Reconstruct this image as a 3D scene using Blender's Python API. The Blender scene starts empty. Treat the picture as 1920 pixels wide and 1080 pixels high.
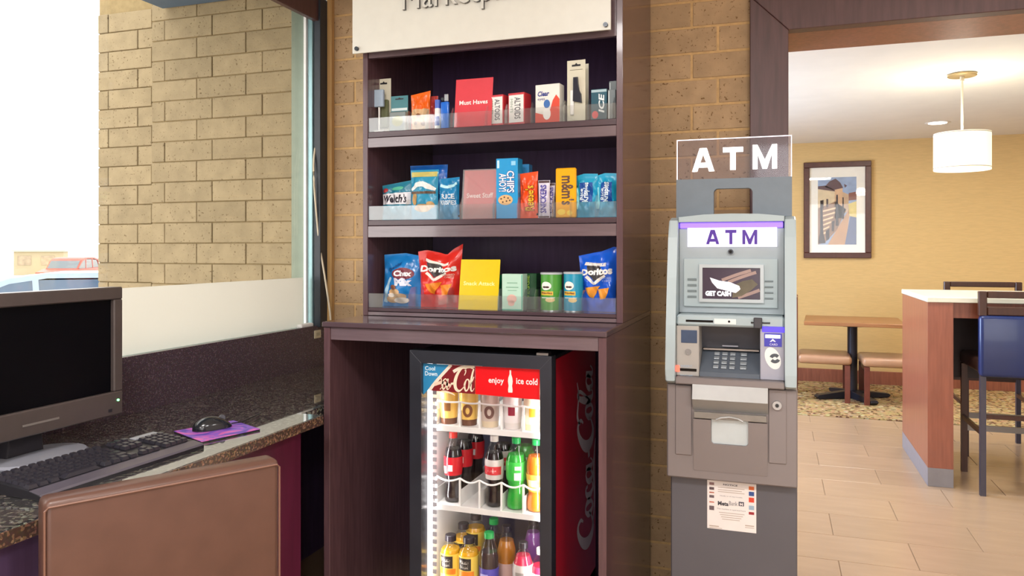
import bpy, bmesh, math, random
from mathutils import Vector, Matrix
random.seed(7)
R = math.radians
S = bpy.context.scene
COL = S.collection

# ------------------------------------------------------------------ camera
F, YAW, VH, EYE = 1439.4, R(18.94), 468.4, 1.34
cam_data = bpy.data.cameras.new('camera'); cam = bpy.data.objects.new('camera', cam_data); COL.objects.link(cam)
cam.location = (0, 0, EYE); cam.rotation_euler = (R(90), 0, YAW)
cam_data.sensor_width = 36; cam_data.lens = F / 1920 * 36
cam_data.shift_y = -(540 - VH) / 1920; cam_data.clip_start = 0.02; cam_data.clip_end = 500
S.camera = cam

# ------------------------------------------------------------------ sky, exposure, room lights
W = bpy.data.worlds.new('world'); S.world = W; W.use_nodes = True
bg = W.node_tree.nodes['Background']; bg.inputs[0].default_value = (1.0, 0.985, 0.955, 1); bg.inputs[1].default_value = 2.8
S.view_settings.view_transform = 'Standard'; S.view_settings.look = 'None'
S.view_settings.exposure = 0.35; S.view_settings.gamma = 1.0; S.view_settings.use_curve_mapping = False

def area(name, loc, size, power, color=(1, 1, 1), rot=(0, 0, 0), sy=None, portal=False, spread=180):
    d = bpy.data.lights.new(name, 'AREA'); d.energy = power; d.color = color; d.size = size
    if sy: d.shape = 'RECTANGLE'; d.size_y = sy
    d.spread = R(spread)
    o = bpy.data.objects.new(name, d); COL.objects.link(o); o.location = loc; o.rotation_euler = rot
    if portal: d.cycles.is_portal = True
    return o

area('window_portal', (-2.06, 1.6, 1.7), 2.9, 1, rot=(0, R(-90), 0), sy=1.5, portal=True)
area('lobby_fill_light', (1.2, -3.42, 1.5), 2.8, 54, (.95, .97, 1), rot=(R(90), 0, 0), sy=1.9)        # fill added behind the camera to brighten the cabinet niche, source unseen
area('dining_daylight', (-1.9, 5.6, 1.3), 2.0, 110, (.55, .72, 1), rot=(R(90), 0, R(-90)), sy=1.3)   # daylight from the dining room's side window
for x, y, p in ((-0.7, 0.2, 38), (1.2, 0.2, 34), (-0.7, -2.0, 32), (1.2, -2.0, 32), (2.6, 1.6, 24)):
    area('ceiling_lamp_light', (x, y, 2.66), 0.6, p, (1, 0.965, 0.94))
for x, y, p in ((0.6, 4.4, 17), (2.6, 4.4, 19), (1.2, 6.6, 17), (3.2, 6.8, 19), (-0.4, 6.6, 9)):
    area('dining_lamp_light', (x, y, 2.40), 0.35, p, (1, 0.94, 0.84))

# ------------------------------------------------------------------ measuring: pixel of the photograph + known plane -> point in the room
_c, _s = math.cos(YAW), math.sin(YAW)
def ray(u, v):
    a = (u - 960) / F
    return (-_s + a * _c, _c + a * _s, (VH - v) / F)
def PY(u, v, Y):
    r = ray(u, v); k = Y / r[1]; return Vector((r[0] * k, Y, EYE + r[2] * k))
def PZ(u, v, Z):
    r = ray(u, v); k = (Z - EYE) / r[2]; return Vector((r[0] * k, r[1] * k, Z))
def PX(u, v, X):
    r = ray(u, v); k = X / r[0]; return Vector((X, r[1] * k, EYE + r[2] * k))
def PD(u, v, d):
    r = ray(u, v); return Vector((r[0] * d, r[1] * d, EYE + r[2] * d))

# ------------------------------------------------------------------ materials
def lin(h):
    h = h.lstrip('#'); o = []
    for i in (0, 2, 4):
        c = int(h[i:i + 2], 16) / 255
        o.append(c / 12.92 if c <= .04045 else ((c + .055) / 1.055) ** 2.4)
    return (*o, 1)
MATS = {}
def mt(name, hx, rough=.5, metal=0, spec=.5, var=.05, scale=25., bump=0., coat=0., emit=0., ecol=None, stretch=None, rnd=0.):
    if name in MATS: return MATS[name]
    m = bpy.data.materials.new(name); m.use_nodes = True; N = m.node_tree.nodes; L = m.node_tree.links
    b = N['Principled BSDF']; col = lin(hx)
    b.inputs['Roughness'].default_value = rough; b.inputs['Metallic'].default_value = metal
    b.inputs['Specular IOR Level'].default_value = spec; b.inputs['Coat Weight'].default_value = coat
    b.inputs['Coat Roughness'].default_value = .06
    b.inputs['Base Color'].default_value = col
    if var > 0:
        tc = N.new('ShaderNodeTexCoord'); nz = N.new('ShaderNodeTexNoise'); nz.inputs['Scale'].default_value = scale
        nz.inputs['Detail'].default_value = 4
        if stretch:
            mp = N.new('ShaderNodeMapping'); mp.inputs['Scale'].default_value = stretch
            L.new(tc.outputs['Object'], mp.inputs[0]); L.new(mp.outputs[0], nz.inputs['Vector'])
        else: L.new(tc.outputs['Object'], nz.inputs['Vector'])
        rp = N.new('ShaderNodeValToRGB'); rp.color_ramp.elements[0].position = .3; rp.color_ramp.elements[1].position = .7
        rp.color_ramp.elements[0].color = tuple(c * (1 - var) for c in col[:3]) + (1,)
        rp.color_ramp.elements[1].color = tuple(min(1, c * (1 + var)) for c in col[:3]) + (1,)
        L.new(nz.outputs['Fac'], rp.inputs[0]); last = rp.outputs[0]
        if rnd:
            oi = N.new('ShaderNodeObjectInfo'); hv = N.new('ShaderNodeHueSaturation'); ma = N.new('ShaderNodeMath'); ma.operation = 'MULTIPLY_ADD'
            ma.inputs[1].default_value = rnd * 2; ma.inputs[2].default_value = 1 - rnd
            L.new(oi.outputs['Random'], ma.inputs[0]); L.new(ma.outputs[0], hv.inputs['Value']); L.new(last, hv.inputs['Color']); last = hv.outputs[0]
        L.new(last, b.inputs['Base Color'])
        if bump:
            bp = N.new('ShaderNodeBump'); bp.inputs['Strength'].default_value = bump; bp.inputs['Distance'].default_value = .004
            L.new(nz.outputs['Fac'], bp.inputs['Height']); L.new(bp.outputs[0], b.inputs['Normal'])
    if emit:
        b.inputs['Emission Color'].default_value = lin(ecol or hx); b.inputs['Emission Strength'].default_value = emit
    MATS[name] = m
    return m
def clear(name, ior=1.5, tint='ffffff', rough=.02, veil=0.):
    if name in MATS: return MATS[name]
    m = bpy.data.materials.new(name); m.use_nodes = True; N = m.node_tree.nodes; L = m.node_tree.links
    N.remove(N['Principled BSDF'])
    t = N.new('ShaderNodeBsdfTransparent'); t.inputs[0].default_value = lin(tint)
    g = N.new('ShaderNodeBsdfGlossy'); g.inputs['Roughness'].default_value = rough
    lw = N.new('ShaderNodeLayerWeight'); lw.inputs[0].default_value = .5; f0 = ((ior - 1) / (ior + 1)) ** 2
    pw = N.new('ShaderNodeMath'); pw.operation = 'POWER'; pw.inputs[1].default_value = 5; L.new(lw.outputs['Facing'], pw.inputs[0])
    fr = N.new('ShaderNodeMath'); fr.operation = 'MULTIPLY_ADD'; fr.inputs[1].default_value = 1 - f0; fr.inputs[2].default_value = f0; L.new(pw.outputs[0], fr.inputs[0])
    mx = N.new('ShaderNodeMixShader'); L.new(fr.outputs[0], mx.inputs[0]); L.new(t.outputs[0], mx.inputs[1]); L.new(g.outputs[0], mx.inputs[2])
    out = mx.outputs[0]
    if veil:
        df = N.new('ShaderNodeBsdfDiffuse'); df.inputs[0].default_value = (.9, .92, .95, 1)
        m2 = N.new('ShaderNodeMixShader'); m2.inputs[0].default_value = veil
        L.new(out, m2.inputs[1]); L.new(df.outputs[0], m2.inputs[2]); out = m2.outputs[0]
    L.new(out, N['Material Output'].inputs[0]); MATS[name] = m
    return m

def brick_mat(name, hx, dark):
    m = bpy.data.materials.new(name); m.use_nodes = True; N = m.node_tree.nodes; L = m.node_tree.links; b = N['Principled BSDF']
    b.inputs['Roughness'].default_value = .85; b.inputs['Specular IOR Level'].default_value = .2
    tc = N.new('ShaderNodeTexCoord'); oi = N.new('ShaderNodeObjectInfo')
    ad = N.new('ShaderNodeVectorMath'); ad.operation = 'MULTIPLY_ADD'; ad.inputs[1].default_value = (9, 9, 9)
    L.new(oi.outputs['Random'], ad.inputs[0]); L.new(tc.outputs['Object'], ad.inputs[2])
    n1 = N.new('ShaderNodeTexNoise'); n1.inputs['Scale'].default_value = 14; n1.inputs['Detail'].default_value = 5; L.new(ad.outputs[0], n1.inputs['Vector'])
    n2 = N.new('ShaderNodeTexNoise'); n2.inputs['Scale'].default_value = 90; n2.inputs['Detail'].default_value = 2; L.new(ad.outputs[0], n2.inputs['Vector'])
    r1 = N.new('ShaderNodeValToRGB'); c = lin(hx); d = lin(dark)
    r1.color_ramp.elements[0].position = .25; r1.color_ramp.elements[0].color = tuple(q * .82 for q in c[:3]) + (1,)
    r1.color_ramp.elements[1].position = .75; r1.color_ramp.elements[1].color = tuple(min(1, q * 1.1) for q in c[:3]) + (1,)
    L.new(n1.outputs['Fac'], r1.inputs[0])
    r2 = N.new('ShaderNodeValToRGB'); r2.color_ramp.elements[0].position = .29; r2.color_ramp.elements[0].color = (1, 1, 1, 1)
    r2.color_ramp.elements[1].position = .36; r2.color_ramp.elements[1].color = (0, 0, 0, 1); L.new(n2.outputs['Fac'], r2.inputs[0])
    mx = N.new('ShaderNodeMix'); mx.data_type = 'RGBA'; L.new(r2.outputs[0], mx.inputs[0]); L.new(r1.outputs[0], mx.inputs[6]); mx.inputs[7].default_value = d
    hv = N.new('ShaderNodeHueSaturation'); ma = N.new('ShaderNodeMath'); ma.operation = 'MULTIPLY_ADD'; ma.inputs[1].default_value = .16; ma.inputs[2].default_value = .92
    L.new(oi.outputs['Random'], ma.inputs[0]); L.new(ma.outputs[0], hv.inputs['Value']); L.new(mx.outputs[2], hv.inputs['Color']); L.new(hv.outputs[0], b.inputs['Base Color'])
    bp = N.new('ShaderNodeBump'); bp.inputs['Strength'].default_value = .35; bp.inputs['Distance'].default_value = .004
    L.new(n2.outputs['Fac'], bp.inputs['Height']); L.new(bp.outputs[0], b.inputs['Normal'])
    return m

def speck(name, base, s1, s2, rough, scale, spec=.5):
    m = bpy.data.materials.new(name); m.use_nodes = True; N = m.node_tree.nodes; L = m.node_tree.links; b = N['Principled BSDF']
    b.inputs['Roughness'].default_value = rough; b.inputs['Specular IOR Level'].default_value = spec
    tc = N.new('ShaderNodeTexCoord'); v = N.new('ShaderNodeTexVoronoi'); v.inputs['Scale'].default_value = scale; L.new(tc.outputs['Object'], v.inputs['Vector'])
    n = N.new('ShaderNodeTexNoise'); n.inputs['Scale'].default_value = scale * .6; n.inputs['Detail'].default_value = 4; L.new(tc.outputs['Object'], n.inputs['Vector'])
    sx = N.new('ShaderNodeSeparateColor'); L.new(v.outputs['Color'], sx.inputs[0])
    r = N.new('ShaderNodeValToRGB'); e = r.color_ramp.elements; e[0].position = 0; e[0].color = lin(base); e[1].position = .66; e[1].color = lin(base)
    x = e.new(.72); x.color = lin(s1); x = e.new(.9); x.color = lin(s1); x = e.new(.94); x.color = lin(s2)
    L.new(sx.outputs[0], r.inputs[0])
    mx = N.new('ShaderNodeMix'); mx.data_type = 'RGBA'; mx.blend_type = 'MULTIPLY'; mx.inputs[0].default_value = .6
    L.new(r.outputs[0], mx.inputs[6]); L.new(n.outputs['Color'], mx.inputs[7]); L.new(mx.outputs[2], b.inputs['Base Color'])
    MATS[name] = m
    return m

WOOD = mt('espresso_laminate', '5a4045', .26, var=.16, scale=9, stretch=(9, 9, .7), spec=.5, coat=.3)
WOODF = mt('espresso_laminate_edge', '6c5a60', .2, var=.1, scale=9, stretch=(.7, 9, 9), spec=.8, coat=.9)
WOODIN = mt('espresso_laminate_inside', '5a4566', .3, var=.15, scale=7, stretch=(8, 8, .7), spec=.4)
TRIMW = mt('dark_stained_trim', '553a3a', .4, var=.2, scale=10, stretch=(6, 6, .6))
REDW = mt('cherry_stained_wood', '8d5440', .35, var=.2, scale=8, stretch=(8, 8, .6))
WALLT = mt('tan_wall_paint', 'd0b078', .8, var=.05, scale=14, stretch=(1, 1, 8), spec=.2)
PLAIN = mt('warm_white_paint', 'cfc6ba', .9, var=.03, scale=6, spec=.2)
CEIL = mt('ceiling_paint', 'e6e1d6', .95, var=.02, scale=6, spec=.1)
WHITE = mt('white_plastic', 'eeeeec', .35, var=.02)
BLACK = mt('black_plastic', '26242a', .35, var=.1)
BLKG = mt('black_gloss', '06060a', .12, var=0, spec=.4)
STEEL = mt('brushed_steel', 'b9bcc0', .3, 1, var=.06)
ALU = mt('teal_anodised_aluminium', '8fb0b4', .3, .6, var=.05)
ALUG = mt('green_grey_aluminium', '76806f', .35, .3, var=.05)
GLASS = clear('window_glass', 1.45)
ACRYL = clear('acrylic', 2.0, 'fdfefe', .03, veil=.03)
PET = clear('bottle_plastic', 1.5, 'f6f8f6', .04)
BRICK = brick_mat('tan_brick', 'b89b78', '7a5d3c')
BRICKX = brick_mat('outdoor_brick', '9a8a6c', '6d5c42')
MORT = mt('mortar', 'cba877', .95, var=.12, scale=40, spec=.1)
MORTX = mt('outdoor_mortar', '93815e', .95, var=.1, scale=40, spec=.1)
GRAN = speck('granite_top', '3d3a3b', '858276', 'a3a294', .05, 170, .9)
_g = GRAN.node_tree.nodes['Principled BSDF']; _g.inputs['Coat Weight'].default_value = 1; _g.inputs['Coat Roughness'].default_value = .015; _g.inputs['Coat IOR'].default_value = 1.7
GRANB = speck('granite_backsplash', '55464f', '665660', '7d6c76', .22, 300)
GRANE = speck('granite_edge', '57443c', '8a6a54', 'b08a70', .2, 220)
CARPET = speck('pebble_carpet', 'd2b482', '7a5a40', 'ead9b0', .95, 42, .1)
TILE = mt('porcelain_tile', 'b0967c', .22, var=.06, scale=3, stretch=(1, 5, 1), rnd=.04)
GROUT = mt('grout', '9a8068', .9, var=.05)

# ------------------------------------------------------------------ mesh building
RM = {}
def root_of(o):
    while o.parent: o = o.parent
    return o
class MB:
    def __init__(s): s.bm = bmesh.new(); s.mi = 0
    def geom(s, vs, fs):
        b = [s.bm.verts.new(v) for v in vs]; out = []
        for f in fs:
            try: q = s.bm.faces.new([b[i] for i in f]); q.material_index = s.mi; out.append(q)
            except ValueError: pass
        return b, out
    def box(s, x0, x1, y0, y1, z0, z1, bev=0, mat=None, seg=1):
        vs = [(x, y, z) for x in (x0, x1) for y in (y0, y1) for z in (z0, z1)]
        if mat: vs = [mat @ Vector(v) for v in vs]
        b, f = s.geom(vs, [(0, 1, 3, 2), (4, 6, 7, 5), (0, 4, 5, 1), (2, 3, 7, 6), (0, 2, 6, 4), (1, 5, 7, 3)])
        if bev:
            es = list({e for q in f for e in q.edges})
            r = bmesh.ops.bevel(s.bm, geom=es, offset=bev, segments=seg, profile=.5, affect='EDGES', clamp_overlap=True)
            for q in r['faces']: q.material_index = s.mi
        return s
    def prism(s, poly, axis, d0, d1, bev=0, mat=None):
        def mk(p, d):
            v = {'y': (p[0], d, p[1]), 'x': (d, p[0], p[1]), 'z': (p[0], p[1], d)}[axis]
            return mat @ Vector(v) if mat else v
        n = len(poly); vs = [mk(p, d0) for p in poly] + [mk(p, d1) for p in poly]
        fs = [tuple(range(n)), tuple(range(2 * n - 1, n - 1, -1))] + [(i, i + n, (i + 1) % n + n, (i + 1) % n) for i in range(n)]
        b, f = s.geom(vs, fs)
        if bev:
            es = list({e for q in f[:2] for e in q.edges})
            r = bmesh.ops.bevel(s.bm, geom=es, offset=bev, segments=2, profile=.5, affect='EDGES', clamp_overlap=True)
            for q in r['faces']: q.material_index = s.mi
        return s
    def lathe(s, prof, seg=20, c=(0, 0, 0), mat=None):
        vs, fs = [], []
        for r, z in prof:
            for i in range(seg):
                a = 2 * math.pi * i / seg; v = Vector((c[0] + r * math.cos(a), c[1] + r * math.sin(a), c[2] + z)); vs.append(mat @ v if mat else v)
        for k in range(len(prof) - 1):
            for i in range(seg):
                j = (i + 1) % seg; fs.append((k * seg + i, k * seg + j, k * seg + seg + j, k * seg + seg + i))
        fs.append(tuple(range(seg - 1, -1, -1))); n = (len(prof) - 1) * seg; fs.append(tuple(range(n, n + seg)))
        s.geom(vs, fs); return s
    def cyl(s, p0, p1, r, seg=14, r1=None):
        p0, p1 = Vector(p0), Vector(p1); d = p1 - p0
        m = Matrix.Translation(p0) @ d.to_track_quat('Z', 'Y').to_matrix().to_4x4()
        return s.lathe([(r, 0), (r if r1 is None else r1, d.length)], seg, mat=m)
    def tube(s, pts, r, seg=8):
        pts = [Vector(p) for p in pts]; vs, fs = [], []
        for i, p in enumerate(pts):
            t = (pts[min(i + 1, len(pts) - 1)] - pts[max(i - 1, 0)]).normalized()
            u = t.cross(Vector((0, 0, 1)))
            if u.length < .05: u = t.cross(Vector((0, 1, 0)))
            u.normalize(); w = t.cross(u)
            for k in range(seg):
                a = 2 * math.pi * k / seg; vs.append(p + r * (math.cos(a) * u + math.sin(a) * w))
        for i in range(len(pts) - 1):
            for k in range(seg):
                j = (k + 1) % seg; fs.append((i * seg + k, i * seg + j, i * seg + seg + j, i * seg + seg + k))
        fs.append(tuple(range(seg))); n = (len(pts) - 1) * seg; fs.append(tuple(range(n + seg - 1, n - 1, -1)))
        s.geom(vs, fs); return s
    def grid(s, fn, nu, nv):
        vs = [fn(i / nu, j / nv) for j in range(nv + 1) for i in range(nu + 1)]
        fs = [(j * (nu + 1) + i, j * (nu + 1) + i + 1, (j + 1) * (nu + 1) + i + 1, (j + 1) * (nu + 1) + i) for j in range(nv) for i in range(nu)]
        s.geom(vs, fs); return s
    def build(s, name, mats, parent=None, smooth=False, world=False, kind=None, weld=0):
        if weld: bmesh.ops.remove_doubles(s.bm, verts=s.bm.verts, dist=weld)
        if world and parent is not None:
            rm = RM.get(root_of(parent).name)
            if rm: s.bm.transform(rm.inverted())
        bmesh.ops.recalc_face_normals(s.bm, faces=s.bm.faces)
        me = bpy.data.meshes.new(name); s.bm.to_mesh(me); s.bm.free()
        for m in (mats if isinstance(mats, (list, tuple)) else [mats]): me.materials.append(m)
        if smooth:
            me.polygons.foreach_set('use_smooth', [True] * len(me.polygons))
            try: me.set_sharp_from_angle(angle=R(35))
            except Exception: pass
        o = bpy.data.objects.new(name, me); COL.objects.link(o)
        if parent is not None: o.parent = parent
        if kind: o['kind'] = kind
        return o
def thing(name, label, cat, loc=(0, 0, 0), rz=0, group=None, rx=0):
    o = bpy.data.objects.new(name, None); COL.objects.link(o); o.empty_display_size = .05
    o.location = loc; o.rotation_euler = (rx, 0, rz); o['label'] = label; o['category'] = cat
    if group: o['group'] = group
    RM[o.name] = Matrix.Translation(loc) @ Matrix.Rotation(rz, 4, 'Z') @ Matrix.Rotation(rx, 4, 'X')
    return o
def tag(o, label, cat, group=None):
    o['label'] = label; o['category'] = cat
    if group: o['group'] = group
    return o
def box(name, m, parent, *a, bev=0, world=False, seg=1, smooth=False, kind=None):
    return MB().box(*a, bev=bev, seg=seg).build(name, m, parent, world=world, smooth=smooth, kind=kind)
def clone(o, parent=None):
    c = o.copy(); COL.objects.link(c)
    if parent is not None: c.parent = parent
    for ch in [q for q in bpy.data.objects if q.parent == o]: clone(ch, c)
    return c

# ---- flat print: 2-D shapes mapped on to a surface
def text2d(t, x0, x1, z0, z1, bold=0., shear=0., spacing=1.0):
    cu = bpy.data.curves.new('lettering', 'FONT'); cu.body = t; cu.dimensions = '2D'; cu.fill_mode = 'FRONT'; cu.resolution_u = 2
    cu.offset = bold; cu.shear = shear; cu.space_character = spacing
    o = bpy.data.objects.new('lettering_source', cu); COL.objects.link(o); bpy.context.view_layer.update()
    me = bpy.data.meshes.new_from_object(o.evaluated_get(bpy.context.evaluated_depsgraph_get()))
    vs = [v.co.copy() for v in me.vertices]; fs = [tuple(p.vertices) for p in me.polygons]
    bpy.data.objects.remove(o); bpy.data.curves.remove(cu); bpy.data.meshes.remove(me)
    ax, bx = min(v.x for v in vs), max(v.x for v in vs); az, bz = min(v.y for v in vs), max(v.y for v in vs)
    return [(x0 + (v.x - ax) / (bx - ax) * (x1 - x0), z0 + (v.y - az) / (bz - az) * (z1 - z0)) for v in vs], fs
def rect2d(x0, x1, z0, z1, n=1, m=1):
    vs = [(x0 + (x1 - x0) * i / n, z0 + (z1 - z0) * j / m) for j in range(m + 1) for i in range(n + 1)]
    return vs, [(j * (n + 1) + i, j * (n + 1) + i + 1, (j + 1) * (n + 1) + i + 1, (j + 1) * (n + 1) + i) for j in range(m) for i in range(n)]
def poly2d(p): return list(p), [tuple(range(len(p)))]
def ell2d(cx, cz, rx, rz, n=20, rot=0):
    p = []
    for i in range(n):
        a = 2 * math.pi * i / n; x, z = rx * math.cos(a), rz * math.sin(a)
        p.append((cx + x * math.cos(rot) - z * math.sin(rot), cz + x * math.sin(rot) + z * math.cos(rot)))
    return p, [tuple(range(n))]
def ribbon2d(pts, closed=False, k=4):
    P = [Vector((p[0], p[1], p[2])) for p in pts]; out = []; n = len(P)
    for i in range(n if closed else n - 1):
        g = (lambda j: P[j % n]) if closed else (lambda j: P[max(0, min(n - 1, j))])
        a, b, c, d = g(i - 1), g(i), g(i + 1), g(i + 2)
        for q in range(k):
            t = q / k; out.append(.5 * (2 * b + (c - a) * t + (2 * a - 5 * b + 4 * c - d) * t * t + (3 * b - a - 3 * c + d) * t ** 3))
    if not closed: out.append(P[-1])
    vs, fs = [], []; m = len(out)
    for i, p in enumerate(out):
        nx, pv = (out[(i + 1) % m], out[i - 1]) if closed else (out[min(i + 1, m - 1)], out[max(i - 1, 0)])
        t = Vector((nx.x - pv.x, nx.y - pv.y)); t = t.normalized() if t.length else Vector((1, 0)); w = max(.01, p.z) / 2
        vs += [(p.x - t.y * w, p.y + t.x * w), (p.x + t.y * w, p.y - t.x * w)]
    for i in range(m if closed else m - 1):
        j = (i + 1) % m; fs.append((2 * i, 2 * i + 1, 2 * j + 1, 2 * j))
    return vs, fs
def rot2d(shape, cx, cz, ang):
    ca, sa = math.cos(ang), math.sin(ang)
    return [(cx + (x - cx) * ca - (z - cz) * sa, cz + (x - cx) * sa + (z - cz) * ca) for x, z in shape[0]], shape[1]
def vtext(t, x0, x1, z0, z1, up=True, **k):          # text running up (or down) inside the box
    w, hh = z1 - z0, x1 - x0; cx, cz = (x0 + x1) / 2, (z0 + z1) / 2
    return rot2d(text2d(t, cx - w / 2, cx + w / 2, cz - hh / 2, cz + hh / 2, **k), cx, cz, R(90 if up else -90))
def decal(parent, name, m, shapes, fmap, world=False):
    b = MB()
    if getattr(fmap, 'flat', False):
        for vs, fs in shapes: b.geom([fmap(x, z) for x, z in vs], fs)
    else:                                   # curved surface: cut the shape finely first, then lay it on
        for vs, fs in shapes: b.geom([(x, 0, z) for x, z in vs], fs)
        bm = b.bm; bmesh.ops.triangulate(bm, faces=bm.faces)
        xs = [v.co.x for v in bm.verts]; lim = max(.006, (max(xs) - min(xs)) / 12)
        for _ in range(4):
            es = [e for e in bm.edges if e.calc_length() > lim]
            if not es: break
            bmesh.ops.subdivide_edges(bm, edges=es, cuts=1); bmesh.ops.triangulate(bm, faces=[f for f in bm.faces if len(f.verts) > 3])
        for v in bm.verts: v.co = Vector(fmap(v.co.x, v.co.z))
    return b.build(name, m, parent, world=world)
def on_y(y):
    def f(x, z): return (x, y, z)
    f.flat = True
    return f
def on_cyl(r, cx=0, cy=0, a0=0): return lambda x, z: (cx + r * math.sin(x / r + a0), cy - r * math.cos(x / r + a0), z)
def block(t, x0, x1, z0, z1):
    w = x1 - x0; q = lambda P: [(x0 + a * w, z0 + c * (z1 - z0)) for a, c in P]
    if t == 'A': return q([(0, 0), (.24, 0), (.66, 1), (.34, 1), (.76, 0), (1, 0), (.29, .17), (.71, .17), (.63, .38), (.37, .38), (.5, .72)]), [(0, 1, 6, 9, 10, 3), (5, 2, 10, 8, 7, 4), (6, 7, 8, 9), (3, 10, 2)]
    if t == 'T': return q([(0, .78), (1, .78), (1, 1), (0, 1), (.36, 0), (.64, 0), (.64, .78), (.36, .78)]), [(0, 7, 6, 1, 2, 3), (4, 5, 6, 7)]
    return q([(0, 0), (.2, 0), (.2, .64), (.2, 1), (0, 1), (.8, 0), (1, 0), (1, 1), (.8, 1), (.8, .64), (.41, 0), (.59, 0), (.5, .38)]), [(0, 1, 2, 3, 4), (5, 6, 7, 8, 9), (2, 10, 12, 3), (10, 11, 12), (12, 11, 9, 8)]
def ink(hx, rough=.4, emit=0.): return mt('ink_' + hx + ('_lit' if emit else ''), hx, rough, var=0, emit=emit)

# script lettering (flowing connected strokes), about 7.4 wide and 1.9 high
def script2d(k=1.):
    L = []
    rib = lambda pts, closed=False: ribbon2d([(x, y, w * k) for x, y, w in pts], closed)
    def C(x):
        L.append(rib([(x + 1.15, 1.12, .06), (x + 1.32, 1.4, .1), (x + 1.2, 1.68, .14), (x + .85, 1.6, .16), (x + .4, 1.15, .26), (x + .16, .6, .34), (x + .25, .15, .3), (x + .6, -.02, .16), (x + 1.0, .2, .07), (x + 1.2, .45, .05)]))
    def o(x): L.append(rib([(x + .28, .8, .1), (x + .08, .4, .2), (x + .2, .03, .14), (x + .45, .15, .1), (x + .6, .55, .2), (x + .5, .82, .12)], True))
    def c(x): L.append(rib([(x + .52, .6, .1), (x + .5, .8, .1), (x + .3, .78, .12), (x + .1, .4, .22), (x + .2, .05, .16), (x + .42, .04, .07), (x + .62, .25, .05)]))
    def a(x):
        L.append(rib([(x + .45, .8, .08), (x + .2, .65, .12), (x + .08, .3, .2), (x + .2, .04, .12), (x + .45, .25, .08), (x + .6, .6, .1)], True))
        L.append(rib([(x + .72, .82, .14), (x + .6, .4, .2), (x + .6, .08, .14), (x + .75, .06, .06), (x + .92, .3, .05)]))
    def l(x): L.append(rib([(x + .1, .3, .05), (x + .45, .9, .08), (x + .72, 1.5, .1), (x + .62, 1.72, .1), (x + .42, 1.4, .16), (x + .2, .6, .24), (x + .22, .1, .16), (x + .4, .05, .06), (x + .6, .3, .05)]))
    C(0); o(1.05); c(1.7); a(2.25); L.append(rib([(3.25, .45, .14), (3.55, .5, .16)])); C(3.55); o(4.65); l(5.2); a(5.7)
    L.append(rib([(.55, 0, .08), (1.4, -.22, .12), (2.5, -.12, .16), (3.3, -.22, .1), (3.7, -.35, .04)]))
    L.append(rib([(4.75, 1.45, .05), (5.1, 1.75, .12), (5.8, 1.62, .08), (6.3, 1.78, .05)]))
    return L
SCR = script2d(); SCRB = script2d(1.35)
def place2d(shapes, fx): return [([fx(x, z) for x, z in vs], fs) for vs, fs in shapes]

# ================================================================== SETTING
def struct(name, m, *a, bev=0, parent=None):
    o = box(name, m, parent, *a, bev=bev)
    if parent is None: o['kind'] = 'structure'
    return o
YW = 3.07
struct('floor', GROUT, -2.0, 5.0, -3.5, 8.4, -.12, -.004)
struct('ceiling', CEIL, -2.1, 4.1, -3.6, 3.08, 2.7, 2.8)
struct('ceiling', CEIL, -2.1, 5.1, 3.38, 8.5, 2.43, 2.53)
struct('wall_front', PLAIN, -2.1, 4.1, -3.6, -3.5, 0, 2.7)
struct('wall_right', PLAIN, 4.0, 4.1, -3.5, 3.08, 0, 2.7)
wl = MB()
wl.box(-2.10, -1.99, -3.5, 3.06, 0, .975); wl.box(-2.10, -1.98, -3.5, 3.07, 2.48, 2.7); wl.box(-2.10, -1.98, -3.5, .32, .975, 2.48)
wl.build('wall_left', mt('brown_wall_panel', '54443c', .6, var=.06))['kind'] = 'structure'
wf = struct('wall_far', WALLT, -2.1, 5.1, 8.39, 8.5, 0, 2.43)
struct('wall_side', WALLT, -2.1, -2.0, 3.38, 8.39, 0, 2.43)
struct('wall_side', WALLT, 5.0, 5.1, 3.38, 8.39, 0, 2.43)
struct('baseboard_far', REDW, -2.0, 5.0, 8.365, 8.389, 0, .135, bev=.004)
# the wall with the doorway: mortar bed, brick by brick in front
struct('wall_back', MORT, -1.94, -.02, YW + .004, 3.38, 0, 2.7)
struct('wall_back', PLAIN, 1.7, 4.0, YW, 3.38, 0, 2.7)
struct('wall_back', PLAIN, -.02, 1.7, YW, 3.38, 2.18, 2.7)
wb = [o for o in bpy.data.objects if o.name == 'wall_back'][0]
wx = struct('wall_outside', MORTX, -2.976, -2.09, YW + .009, 3.4, -.6, 2.7)
wx2 = struct('wall_outside', MORTX, -3.416, -2.976, YW + .095, 3.5, -.6, 2.7)
def bricks(parent, X0, X1, Yf, zj, za, zb, LN, gap, ja, jb, m, head=.0):
    shared = []
    for q in range(3):
        me = MB().box(-LN / 2 + gap / 2, LN / 2 - gap / 2, 0, .05, gap / 2, .1016 - gap / 2, bev=.0022).build('brick', m)
        shared.append(me.data); bpy.data.objects.remove(me)
    k0 = math.floor((za - zj) / .1016); n = 0
    z = zj + k0 * .1016; k = k0
    while z < zb:
        j0 = ja if k % 2 == 0 else jb
        x = j0 - math.ceil((j0 - X0) / LN) * LN
        while x < X1:
            a, b = max(x, X0), min(x + LN, X1)
            if b - a > .03:
                yy = Yf + random.uniform(0, .0025)
                if b - a > LN - .004:
                    o = bpy.data.objects.new('brick', random.choice(shared)); COL.objects.link(o); o.location = ((a + b) / 2, yy, z)
                else:
                    o = MB().box(-(b - a) / 2 + gap / 2, (b - a) / 2 - gap / 2, 0, .05, gap / 2, .1016 - gap / 2, bev=.0022).build('brick', m)
                    o.location = ((a + b) / 2, yy + (head if a == X0 else 0), z)
                o.parent = parent; n += 1
            x += LN
        z += .1016; k += 1
    return n
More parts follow.
